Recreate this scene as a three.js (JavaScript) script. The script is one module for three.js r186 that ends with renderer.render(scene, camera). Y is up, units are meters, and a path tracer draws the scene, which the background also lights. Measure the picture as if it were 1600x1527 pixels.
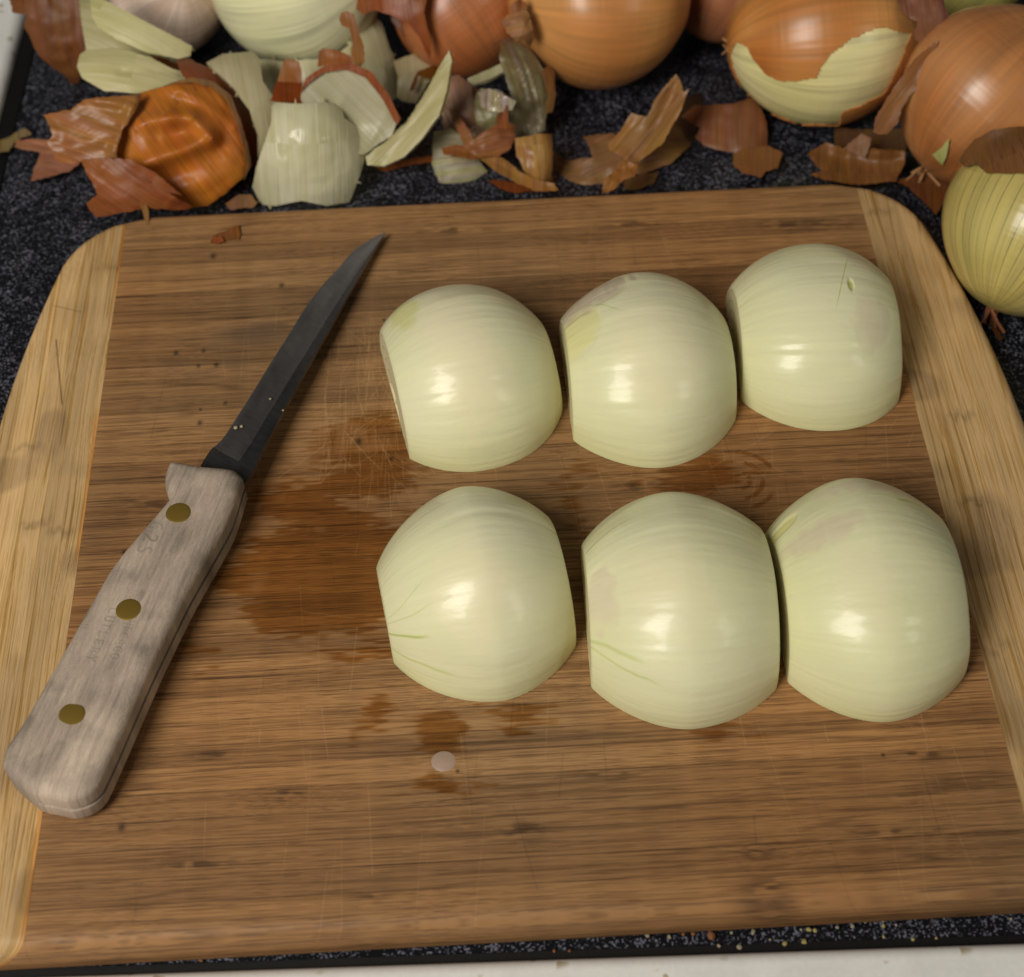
import * as THREE from 'three';
import { mergeGeometries, mergeVertices, toCreasedNormals } from 'three/addons/utils/BufferGeometryUtils.js';
import { Brush, Evaluator, INTERSECTION } from 'three-bvh-csg';

/* ---------- camera, light, exposure ---------- */
// all shapes are laid out in millimetres (board centre = 0,0,0 on the cooktop, y up) and scaled to metres when they become meshes
const MM = 0.001, T = 19;                       // board thickness
const scene = new THREE.Scene();
scene.background = new THREE.Color(0.062, 0.059, 0.054);
const F = 2448, CX = 800, CY = 763.5;           // lens in photograph pixels (1600 wide)
const EYE = new THREE.Vector3(-7.5, T + 442.85, 332);
const RIGHT = new THREE.Vector3(0.9986, -0.0192, 0.0499).normalize();
const FWD = new THREE.Vector3(0.0147, -0.7986, -0.6017).addScaledVector(RIGHT, 0).normalize();
FWD.addScaledVector(RIGHT, -FWD.dot(RIGHT)).normalize();
const DOWN = new THREE.Vector3().crossVectors(FWD, RIGHT).normalize();
const camera = new THREE.PerspectiveCamera(2 * Math.atan(CY / F) * 180 / Math.PI, 1600 / 1527, 0.02, 20);
camera.position.copy(EYE).multiplyScalar(MM);
camera.quaternion.setFromRotationMatrix(new THREE.Matrix4().makeBasis(RIGHT, DOWN.clone().negate(), FWD.clone().negate()));
camera.focus = 0.53; camera.userData.fStop = 10.5;
scene.add(camera);

function areaLamp(name, x, y, z, w, h, color, power, ax, ay, az) {
  const l = new THREE.RectAreaLight(color, power, w, h);
  l.name = name; l.position.set(x, y, z); l.lookAt(x + ax, y + ay, z + az); scene.add(l); return l;
}
areaLamp('window_light', -0.56, 0.90, 0.58, 0.46, 0.62, new THREE.Color(1, 0.955, 0.87), 19, .4, -.22, -.9);
areaLamp('side_lamp', 1.25, 1.05, 0.95, 0.34, 0.5, new THREE.Color(1, 0.95, 0.84), 6, -1, -.7, -.8);

const renderer = new THREE.WebGLRenderer({ antialias: true });
renderer.toneMapping = THREE.LinearToneMapping;
renderer.toneMappingExposure = 0.85;
renderer.shadowMap.enabled = true;

/* ---------- helpers ---------- */
let seed = 7;
const rnd = () => { seed = (seed * 1664525 + 1013904223) >>> 0; return seed / 4294967296; };
const rr = (a, b) => a + (b - a) * rnd();
const clamp = (x, a = 0, b = 1) => Math.min(b, Math.max(a, x));
const sm = (a, b, x) => { const t = clamp((x - a) / (b - a)); return t * t * (3 - 2 * t); };
const lerp = (a, b, t) => a + (b - a) * t;
const PERM = new Float32Array(65536); for (let i = 0; i < 65536; i++) PERM[i] = rnd();
const hsh = (i, j) => PERM[((i * 73 + j * 1979 + ((i * j) >> 2)) ^ (j * 31)) & 65535];
function n2(x, y) {
  const i = Math.floor(x), j = Math.floor(y), u = x - i, v = y - j, a = u * u * (3 - 2 * u), b = v * v * (3 - 2 * v);
  return lerp(lerp(hsh(i, j), hsh(i + 1, j), a), lerp(hsh(i, j + 1), hsh(i + 1, j + 1), a), b);
}
const h3 = (i, j, k) => PERM[(i * 374761 + j * 668265 + k * 2147483 + ((i ^ (j * 7) ^ (k * 13)) * 97)) & 65535];
function n3(x, y, z) {
  const i = Math.floor(x), j = Math.floor(y), k = Math.floor(z), f = (t) => t * t * (3 - 2 * t), a = f(x - i), b = f(y - j), c = f(z - k);
  const l = (k) => lerp(lerp(h3(i, j, k), h3(i + 1, j, k), a), lerp(h3(i, j + 1, k), h3(i + 1, j + 1, k), a), b);
  return lerp(l(k), l(k + 1), c);
}
const V = (x, y, z) => new THREE.Vector3(x, y, z);
// where things stand: the point at height h (mm) that the photograph shows at pixel x, y
function ray(x, y) { return FWD.clone().multiplyScalar(F).addScaledVector(RIGHT, x - CX).addScaledVector(DOWN, y - CY).normalize(); }
function at(x, y, h) { const d = ray(x, y); return EYE.clone().addScaledVector(d, (h - EYE.y) / d.y); }
function project(p) { const q = p.clone().sub(EYE), z = q.dot(FWD); return [CX + F * q.dot(RIGHT) / z, CY + F * q.dot(DOWN) / z]; }
const inside = (x, y, P) => { let c = false; for (let i = 0, j = P.length - 1; i < P.length; j = i++) if ((P[i][1] > y) !== (P[j][1] > y) && x < (P[j][0] - P[i][0]) * (y - P[i][1]) / (P[j][1] - P[i][1]) + P[i][0]) c = !c; return c; };

function torn(P, step, amp) {                    // ragged outline
  const out = []; for (let i = 0; i < P.length; i++) { const a = P[i], b = P[(i + 1) % P.length], L = Math.hypot(b[0] - a[0], b[1] - a[1]), n = Math.max(1, Math.round(L / step)); for (let k = 0; k < n; k++) { const t = k / n; out.push([lerp(a[0], b[0], t) + (k ? rr(-amp, amp) : 0), lerp(a[1], b[1], t) + (k ? rr(-amp, amp) : 0)]); } } return out;
}
function clip(P, x0, y0, x1, y1) {
  for (const [k, lim, s] of [[0, x0, 1], [0, x1, -1], [1, y0, 1], [1, y1, -1]]) { const Q = []; for (let i = 0; i < P.length; i++) { const a = P[i], b = P[(i + 1) % P.length], da = s * (a[k] - lim), db = s * (b[k] - lim); if (da >= 0) Q.push(a); if ((da >= 0) !== (db >= 0)) { const t = da / (da - db); Q.push([lerp(a[0], b[0], t), lerp(a[1], b[1], t)]); } } P = Q; if (!P.length) break; }
  return P;
}
function gridFill(Q, step) {                      // points and triangles that fill an outline
  const xs = Q.map((p) => p[0]), ys = Q.map((p) => p[1]);
  const x0 = Math.min(...xs), x1 = Math.max(...xs), y0 = Math.min(...ys), y1 = Math.max(...ys), key = new Map(), pts = [], tri = [], e = 60 / step;
  const vid = (x, y) => { const k = Math.round(x * e) + ',' + Math.round(y * e); if (!key.has(k)) { key.set(k, pts.length); pts.push([x, y]); } return key.get(k); };
  for (let y = y0; y < y1; y += step) for (let x = x0; x < x1; x += step) {
    const c = clip(Q, x, y, x + step, y + step); if (c.length < 3) continue;
    const ids = []; for (const p of c) { const v = vid(p[0], p[1]); if (ids[ids.length - 1] !== v && ids[0] !== v) ids.push(v); } if (ids.length < 3) continue;
    const poly = ids.map((v) => new THREE.Vector2(...pts[v]));
    if (Math.abs(THREE.ShapeUtils.area(poly)) < .002 * step * step) continue;
    for (const f of THREE.ShapeUtils.triangulateShape(poly, [])) { const [a, b, d] = f.map((q) => ids[q]); const ar = (pts[b][0] - pts[a][0]) * (pts[d][1] - pts[a][1]) - (pts[b][1] - pts[a][1]) * (pts[d][0] - pts[a][0]); if (Math.abs(ar) > .0003 * step * step) tri.push(ar > 0 ? [a, d, b] : [a, b, d]); }
  }
  return { pts, tri, box: [x0, y0, x1, y1] };
}
const used = {};
const numbered = (n) => { const k = used[n] = (used[n] ?? -1) + 1; return k ? n + '_' + String(k).padStart(3, '0') : n; };
function thing(name, label, category, base, group) {
  const o = new THREE.Group(); o.name = numbered(name); o.position.copy(base).multiplyScalar(MM);
  o.userData = { label, category }; if (group) o.userData.group = group;
  o.userData_base = base.clone(); scene.add(o); return o;
}
function struct(name, label) { const o = thing(name, label, name.replace(/_/g, ' '), V(0, 0, 0)); delete o.userData.category; o.userData = { label, kind: 'structure' }; return o; }
function mk(name, geo, mat, parent, label) {
  const b = (parent.isMesh ? parent.parent : parent).userData_base ?? parent.parent.userData_base;
  geo.translate(-b.x, -b.y, -b.z); geo.scale(MM, MM, MM);
  const m = new THREE.Mesh(geo, mat); m.name = name; m.castShadow = m.receiveShadow = true;
  if (label) m.userData.label = label;
  parent.add(m); return m;
}
function tex(w, h, fn, srgb, repeat) {           // fn(px, py, out) with out in 0..255
  const d = new Uint8Array(w * h * 4), o = [0, 0, 0];
  for (let j = 0; j < h; j++) for (let i = 0; i < w; i++) { fn(i, j, o); const k = (j * w + i) * 4; d[k] = clamp(o[0], 0, 255); d[k + 1] = clamp(o[1], 0, 255); d[k + 2] = clamp(o[2], 0, 255); d[k + 3] = 255; }
  const t = new THREE.DataTexture(d, w, h); t.magFilter = t.minFilter = THREE.LinearFilter; if (srgb) t.colorSpace = THREE.SRGBColorSpace;
  if (repeat) t.wrapS = t.wrapT = THREE.RepeatWrapping;
  t.needsUpdate = true; return t;
}
const phys = (o) => new THREE.MeshPhysicalMaterial({ side: THREE.DoubleSide, ...o });

/* ---------- stove: speckled glass cooktop with a white frame ---------- */
const stove = struct('stovetop', 'black speckled glass cooktop with white front and side frame under the cutting board');
{
  const speck = tex(1024, 1024, (i, j, o) => {
    const x = i / 1024 * 256, z = j / 1024 * 256;
    let s = n2(x * 1.6 + 3, z * 1.6 + 9) * .6 + n2(x * 2.6 + 50, z * 2.6) * .3 + n2(x * .12, z * .12 + 30) * .1;
    const v = sm(.47, .78, s), c = n2(x * 1.4 + 80, z * 1.4 + 40);
    o[0] = 14 + v * (84 + 28 * c); o[1] = 15 + v * (87 + 20 * c); o[2] = 19 + v * (102 + 8 * c);
  }, true, true);
  const glassMat = phys({ map: speck, roughness: 0.42, specularIntensity: .6 });
  const zf = at(800, 1486, 2).z, xl = at(4, 110, 2).x;                            // where the dark bead lies
  const L = xl + 2, R = 520, N = -560, S = zf;
  const g = new THREE.PlaneGeometry(R - L, S - N, 1, 1); g.rotateX(-Math.PI / 2); g.translate((L + R) / 2, 0, (S + N) / 2);
  const top = g.clone(), p = top.attributes.position, uv = top.attributes.uv;
  for (let i = 0; i < p.count; i++) uv.setXY(i, p.getX(i) / 256, p.getZ(i) / 256);
  const slab = new THREE.BoxGeometry(R - L, 5, S - N); slab.translate((L + R) / 2, -2.6, (S + N) / 2);
  for (let i = 0; i < slab.attributes.uv.count; i++) slab.attributes.uv.setXY(i, slab.attributes.position.getX(i) / 256, slab.attributes.position.getZ(i) / 256);
  mk('glass_surface', mergeGeometries([slab]), glassMat, stove);
  const rubber = phys({ color: 0x060606, roughness: .5 });
  const bead = (x0, x1, z0, z1) => { const s = new THREE.BoxGeometry(x1 - x0, 3, z1 - z0, 1, 1, 1); s.translate((x0 + x1) / 2, -.7, (z0 + z1) / 2); return s; };
  const zr = at(800, 1501, 2.5).z, xr = at(0, 100, 3).x - 4;
  mk('seal_bead', bead(L, R, S, zr), rubber, stove); mk('seal_bead', bead(xr, L, N, zr), rubber, stove);
  const dirt = tex(512, 512, (i, j, o) => { const n = n2(i * .03, j * .03) * .6 + n2(i * .2, j * .2) * .4, d = sm(.72, .8, n2(i * .09 + 40, j * .09)) * sm(.6, .75, n2(i * .02, j * .02 + 7)); o[0] = 226 + n * 16 - d * 50; o[1] = 225 + n * 16 - d * 62; o[2] = 220 + n * 16 - d * 80; }, true, true);
  const enamel = phys({ map: dirt, roughness: .3, clearcoat: .4 });
  const rim = (len) => {                                                            // rounded bar, profile in x-y, swept along z
    const s = new THREE.Shape(); s.moveTo(0, -14); s.lineTo(0, -2); s.absarc(5, 1, 5, Math.PI, Math.PI / 2, true); s.lineTo(46, 6); s.absarc(46, -4, 10, Math.PI / 2, 0, true); s.lineTo(56, -14);
    const e = new THREE.ExtrudeGeometry(s, { depth: len, bevelEnabled: false, curveSegments: 8 });
    const c = toCreasedNormals(e, .7); for (let i = 0; i < c.attributes.uv.count; i++) c.attributes.uv.setXY(i, c.attributes.position.getX(i) / 120, c.attributes.position.getZ(i) / 120); return c;
  };
  const f = rim(R - xr + 60); f.rotateY(-Math.PI / 2); f.translate(R, 0, zr); mk('front_frame', f, enamel, stove);
  const s = rim(zr - N); s.scale(-1, 1, 1); { const ix = s.attributes.position; for (let i = 0; i < ix.count; i += 3) for (const a of ['position', 'normal', 'uv']) { const t = s.attributes[a], n = t.itemSize; for (let k = 0; k < n; k++) { const q = t.array[(i + 1) * n + k]; t.array[(i + 1) * n + k] = t.array[(i + 2) * n + k]; t.array[(i + 2) * n + k] = q; } } }
  s.translate(xr, 0, N); mk('side_frame', s, enamel, stove);
  // the stove stands a little askew to the board
  const turn = -.022, pv = V(-7.6, 0, zr).multiplyScalar(MM); stove.rotation.y = turn; stove.position.set(pv.x - (pv.x * Math.cos(turn) + pv.z * Math.sin(turn)), 0, pv.z - (-pv.x * Math.sin(turn) + pv.z * Math.cos(turn)));
}

/* ---------- bamboo cutting board ---------- */
const board = thing('cutting_board', 'large rounded bamboo cutting board with paler end pieces, holding the knife and halved onions', 'cutting board', V(0, 0, 0));
{
  const Zb = -153, Zf = 157.5, XI = 150, BEV = 5;
  const cuts = [Zb - 1]; { let z = Zb; while (z < Zf - 6) { z += rr(5.4, 9.5); cuts.push(Math.min(z, Zf + 1)); } cuts[cuts.length - 1] = Zf + 1; }
  const xcuts = [XI]; { let x = XI; for (let i = 0; i < 5; i++) { x += rr(6.6, 8.6); xcuts.push(x); } xcuts[5] = 195; }
  const toneC = cuts.map(() => rnd()), toneE = [0, 1].map(() => xcuts.map(() => rnd()));
  const px = (x, y) => { const p = at(x, y, T); return [p.x, p.z]; };
  const blob = (x, y, rx, ry, k) => { const a = px(x, y), b = px(x + rx, y), c = px(x, y + ry); return [a[0], a[1], b[0] - a[0], c[1] - a[1], k]; };
  const wetB = [blob(500, 860, 200, 170, .75), blob(560, 760, 150, 100, .6), blob(520, 925, 190, 85, 1), blob(440, 950, 90, 60, .8), blob(560, 700, 100, 60, .75), blob(690, 700, 90, 50, .5), blob(450, 800, 140, 80, .6), blob(590, 1110, 50, 75, .64), blob(700, 1140, 110, 45, .58), blob(800, 1120, 110, 40, .6), blob(690, 1230, 130, 28, .45), blob(570, 1020, 230, 60, .5), blob(900, 800, 40, 120, .35), blob(1100, 745, 90, 40, .6), blob(950, 740, 160, 40, .3), blob(1180, 740, 60, 40, .4), blob(1060, 1150, 190, 40, .35), blob(310, 980, 80, 120, .3)];
  const filmB = [blob(520, 690, 100, 40, .8), blob(630, 780, 60, 30, .7), blob(400, 920, 40, 50, .55), blob(470, 830, 70, 40, .4), blob(390, 990, 40, 60, .4), blob(680, 1150, 60, 40, .3), blob(1150, 800, 60, 30, .35), blob(1170, 690, 60, 25, .3)];
  const grey = [blob(410, 520, 90, 26, .9), blob(330, 560, 120, 60, .5), blob(260, 640, 110, 70, .45), blob(250, 520, 90, 60, .3), blob(900, 1340, 60, 50, .2), blob(560, 450, 180, 26, .25)];
  const knots = [[820, 1300, 46, 22], [1200, 1388, 44, 26], [1185, 1330, 32, 18], [450, 1240, 34, 16], [575, 1405, 34, 16], [300, 1350, 90, 10], [1400, 1300, 90, 12], [790, 560, 40, 16], [1000, 760, 50, 12], [520, 470, 60, 12], [240, 790, 60, 16], [1330, 770, 60, 9], [1240, 350, 70, 9], [980, 350, 60, 10], [700, 360, 80, 8], [1440, 1180, 60, 12], [330, 1180, 40, 9], [950, 1210, 90, 8]].map(([x, y, a, b]) => blob(x, y, a, b, 1));
  const dots = [[275, 552, 5], [318, 548, 4], [338, 570, 5], [310, 572, 4], [352, 630, 4], [312, 661, 5], [440, 446, 5], [560, 690, 7], [333, 400, 6], [313, 640, 3], [194, 863, 5], [1380, 1180, 4], [612, 716, 5], [715, 1205, 4], [190, 1293, 8], [600, 500, 3]].map(([x, y, r]) => blob(x, y, r, r, 1));
  const ringC = px(1120, 752), endMarks = [[40, 700, 1], [55, 820, 1], [95, 830, .8], [1405, 540, .5], [1500, 650, .9], [1520, 785, 1], [1375, 330, .8], [1420, 290, .7], [1560, 1010, .6], [70, 1460, .9], [170, 420, .6]].map(([x, y, k]) => [...px(x, y), k]);
  const hit = (B, x, z) => { let m = 0; for (const b of B) { const dx = (x - b[0]) / b[2], dz = (z - b[1]) / b[3], q = 1 - Math.sqrt(dx * dx + dz * dz); if (q > -.4) m = Math.max(m, (q + .4) * b[4]); } return m; };
  const W = 2048, H = 1664, sx = 400 / W, sz = 325 / H;
  const wetMap = new Float32Array(W * H), filmMap = new Float32Array(W * H), relief = new Uint8Array(W * H);
  // knife scratches: thin pale and dark scores, most of them in the middle of the board
  const scr = new Float32Array(W * H);
  const score = (x, z, a, len, k, wob = .06) => { for (let s = 0; s < len; s += .15) { const X = x + Math.cos(a) * s, Z = z + Math.sin(a) * s + Math.sin(s * .2) * wob; const i = Math.round((X + 200) / sx), j = Math.round((Z + 162.5) / sz); if (i > 0 && j > 0 && i < W && j < H) scr[j * W + i] += k * (0.5 + n2(s * .5, x)); } };
  for (let i = 0; i < 420; i++) { const v = rnd() < .62; score(lerp(-140, 145, Math.pow(rnd(), .8)), rr(-135, 140), v ? rr(1.35, 1.75) : rr(-.25, .3), rr(5, v ? 42 : 28), rr(-.5, 1) * .5); }
  for (let i = 0; i < 170; i++) { const p = px(rr(500, 640), rr(480, 730)); score(p[0], p[1], rnd() < .5 ? rr(1.4, 1.7) : rr(.5, 2.6), rr(5, 26), rr(.3, 1) * .6); }
  for (let i = 0; i < 90; i++) { const p = px(rr(900, 1450), rr(640, 820)); score(p[0], p[1], rr(.4, 2.7), rr(4, 22), rr(.1, .8) * .6); }
  { const a = px(87, 530); score(a[0], a[1], 1.38, 34, -1.4); score(a[0] - 3, a[1] - 18, .35, 12, -.7); }
  const col = tex(W, H, (i, j, o) => {
    const x = i * sx - 200 + sx / 2, z = j * sz - 162.5 + sz / 2, end = Math.abs(x) > XI, k = j * W + i;
    let r, g, b, bump = 128;
    if (!end) {
      let s = 0; while (s < cuts.length - 2 && z > cuts[s + 1]) s++;
      const t = toneC[s], zz = z + (n2(x * .02, s * 9.7) - .5) * 1.6, off = s * 137;
      const f1 = n2(x * .012 + off, zz * .55), f2 = n2(x * .03 + off, zz * 1.5 + 70), f3 = n2(x * .07, zz * 3.1 + 11), f4 = n2(x * .4, zz * 4.6);
      let v = .33 * f1 + .34 * f2 + .24 * f3 + .09 * f4;
      const q1 = Math.abs(n2(x * .0045 + off, zz * .55) - .5), q2 = Math.abs(n2(x * .007 + off * 3, zz * 1.3 + 90) - .5); const f5 = n2(x * .05 + off, zz * 6.2 + 5), f6 = n2(x * .11 + off, zz * 8.5 + 55); let l = (1 - .22 * sm(.62, .86, f5) - .18 * sm(.64, .86, f6)) * (1 - .2 * sm(.035, 0, q1) - .16 * sm(.03, 0, q2)) * lerp(.93, 1.1, v) * lerp(.87, 1.08, t);
      const dk = sm(.63, .82, f2) * .3 + sm(.66, .86, f3) * .25 + sm(.7, .9, n2(x * .008 + off * 2, zz * .9 + 33)) * .3;
      const edge = Math.min(z - cuts[s], cuts[s + 1] - z); l *= 1 - .34 * sm(.42, .05, edge) * n2(x * .05, s * 3.3);
      let kn = 0; for (const q of knots) { const dx = (x - q[0]) / q[2], dz = (z - q[1]) / q[3], d = dx * dx + dz * dz; if (d < 2.2) kn = Math.max(kn, Math.exp(-d * 1.6) * sm(.35, .62, n2(x * .3, z * .9) * .6 + f3 * .4)); }
      l *= 1 - dk * .34 - kn * .34;
      let wet = hit(wetB, x, z); wet = sm(.42, .68, wet + (n2(x * .07, z * .1) - .5) * .5 + (n2(x * .2, z * 1.2) - .5) * .4);
      { const dx = x - ringC[0] - 7, dz = z - ringC[1], d = Math.hypot(dx, dz * 1.1), an = Math.atan2(dz, dx); if (d < 19) wet = Math.max(wet, sm(.55, .8, .5 + .5 * Math.cos(d * 1.35)) * sm(.35, .6, n2(an * 4 + 9, d * .3)) * sm(19, 14, d) * .8 * sm(-10, 4, dx)); }
      let film = hit(filmB, x, z); film = sm(.4, .9, film + (n2(x * .12 + 5, z * .16) - .5) * .9) * sm(.2, .6, n2(x * .3, z * .3) + .2);
      const gr = sm(.3, 1.2, hit(grey, x, z) * (.5 + n2(x * .08, z * .3)));
      r = 163 * Math.pow(l, .92); g = 121 * l * lerp(1, .96, dk); b = 77 * Math.pow(l, 1.08) * lerp(1, .88, dk);
      const wv = n2(x * .012, z * .02); r *= lerp(.96, 1.04, wv); b *= lerp(1.06, .94, wv);
      r = lerp(r, r * .83, wet); g = lerp(g, g * .72, wet); b = lerp(b, b * .52, wet);
      r = lerp(r, 152, gr * .38); g = lerp(g, 122, gr * .38); b = lerp(b, 96, gr * .38); const gd = 1 - gr * .22; r *= gd; g *= gd; b *= gd;
      r = lerp(r, 176, film * .3); g = lerp(g, 138, film * .3); b = lerp(b, 104, film * .3);
      for (const q of dots) { const dx = (x - q[0]) / q[2], dz = (z - q[1]) / q[3], d = dx * dx + dz * dz; if (d < 2.5) { const m = Math.exp(-d * 1.8) * .48; r *= 1 - m; g *= 1 - m; b *= 1 - m; } }
      wetMap[k] = wet; filmMap[k] = film; bump += (f3 - .5) * 60 + (f4 - .5) * 60 - dk * 60;
      if (edge < .18) bump -= 30;
    } else {
      const sd = x > 0 ? 1 : 0, ax = Math.abs(x); let s = 0; while (s < 4 && ax > xcuts[s + 1]) s++;
      const t = toneE[sd][s], xx = x + (n2(z * .02, s * 5.1 + sd * 40) - .5) * 2, off = s * 71 + sd * 301;
      const f5 = n2(z * .04 + off, xx * 6 + 4); const f1 = n2(z * .012 + off, xx * .6), f2 = n2(z * .022 + off, xx * 1.4 + 7), f3 = n2(z * .05, xx * 2.8 + 31), f4 = n2(z * .5, xx * 4.5);
      let l = lerp(.87, 1.1, .32 * f1 + .34 * f2 + .24 * f3 + .1 * f4) * lerp(.91, 1.06, t);
      const dk = sm(.6, .82, f2) * .34 + sm(.68, .88, f3) * .26; l *= 1 - dk * .42 - .13 * sm(.6, .85, f5);
      let mk_ = 0; for (const q of endMarks) { const dz = (z - q[1]) / 2.2 + (n2(x * .6, q[1]) - .5) * 2.4, dx = (x - q[0]) / 6; const d = dz * dz + dx * dx * dx * dx; if (d < 6) mk_ = Math.max(mk_, Math.exp(-d * 1.2) * q[2] * (.4 + n2(x * .8, z * .8))); }
      l *= 1 - mk_ * .15;
      const smudge = sm(.62, .8, n2(x * .06 + 60, z * .05)) * .12;
      r = 218 * l; g = lerp(180, 162, dk * 1.6) * l; b = lerp(126, 86, dk * 1.9) * l;
      r *= 1 - smudge; g *= 1 - smudge; b *= 1 - smudge * .8;
      if (ax < XI + 1.3 && sd === 0) { const m = sm(.4, .7, n2(z * .03, 4)) * .3; g *= 1 - m * .4; b *= 1 - m; }
      bump += (f3 - .5) * 40 + (f4 - .5) * 50;
    }
    const sc = scr[k] + .35 * ((scr[k - 1] || 0) + (scr[k + 1] || 0));
    if (sc > 0) { const m = Math.min(.42, sc * .36); r = lerp(r, 205, m); g = lerp(g, 168, m); b = lerp(b, 122, m); } else if (sc < 0) { const m = Math.max(-.4, sc * .4); r *= 1 + m; g *= 1 + m; b *= 1 + m; }
    bump -= Math.min(60, Math.abs(sc) * 60);
    relief[k] = clamp(bump, 0, 255); o[0] = r; o[1] = g; o[2] = b;
  }, true);
  const rough = tex(W / 2, H / 2, (i, j, o) => { const k = j * 2 * W + i * 2, x = i * sx * 2, z = j * sz * 2; const v = .62 + (n2(x * .5, z * 2.5) - .5) * .16 - wetMap[k] * .36 - filmMap[k] * .2; o[0] = o[1] = o[2] = v * 255; });
  const bumpT = tex(W, H, (i, j, o) => { o[0] = o[1] = o[2] = relief[j * W + i]; });
  const wood = phys({ map: col, roughnessMap: rough, roughness: 1, bumpMap: bumpT, bumpScale: .00022, specularIntensity: .8 });
  // outline: straight back and front, bowed ends, rounded corners; rounded over all edges
  const bow = (z) => 189.5 - (z < 0 ? .00095 : .0006) * z * z, P = [], z0 = Zb + BEV, z1 = Zf - BEV;
  const side = []; for (let i = 0; i <= 80; i++) { const z = lerp(z0, z1, i / 80), c = z < 0 ? 24 : 9; const e = z < 0 ? z - z0 : z1 - z, q = e < c ? c - Math.sqrt(c * c - (c - e) * (c - e)) : 0; side.push([bow(z) - BEV - q, z]); }
  for (const [x, z] of side) P.push(new THREE.Vector2(x, z));
  for (const [x, z] of side.slice().reverse()) P.push(new THREE.Vector2(-x, z));
  const eg = new THREE.ExtrudeGeometry(new THREE.Shape(P), { depth: T - 2 * BEV, bevelThickness: BEV, bevelSize: BEV, bevelSegments: 6, steps: 1 });
  eg.rotateX(Math.PI / 2); eg.translate(0, T - BEV, 0);
  const body = new Brush(toCreasedNormals(eg, .75)); body.geometry.deleteAttribute('uv'); body.updateMatrixWorld();
  const ev = new Evaluator(); ev.attributes = ['position', 'normal']; ev.useGroups = false;
  const piece = (x0, x1, z0, z1) => {
    const bg = new THREE.BoxGeometry(x1 - x0 - .05, 60, z1 - z0 - .05); bg.deleteAttribute('uv'); bg.translate((x0 + x1) / 2, T / 2, (z0 + z1) / 2);
    const b = new Brush(bg); b.updateMatrixWorld();
    const g = ev.evaluate(body, b, INTERSECTION).geometry, p = g.attributes.position, uv = new Float32Array(p.count * 2);
    for (let i = 0; i < p.count; i++) { const x = p.getX(i), z = p.getZ(i), dn = T - p.getY(i), end = Math.abs(x) > XI - .1; uv[2 * i] = (x - (end ? Math.sign(x) * dn * .8 : 0) + 200) / 400; uv[2 * i + 1] = (z - (Math.abs(z) > 135 ? Math.sign(z) * dn : 0) + 162.5) / 325; }
    g.setAttribute('uv', new THREE.BufferAttribute(uv, 2)); return g.clone();
  };
  for (let s = 0; s < cuts.length - 1; s++) mk('bamboo_strip', piece(-XI, XI, cuts[s], cuts[s + 1]), wood, board);
  for (const sd of [-1, 1]) for (let s = 0; s < 5; s++) { const a = sd > 0 ? xcuts[s] : -xcuts[s + 1], b = sd > 0 ? xcuts[s + 1] : -xcuts[s]; mk('end_strip', piece(a, b, -200, 200), wood, board); }
}

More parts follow.
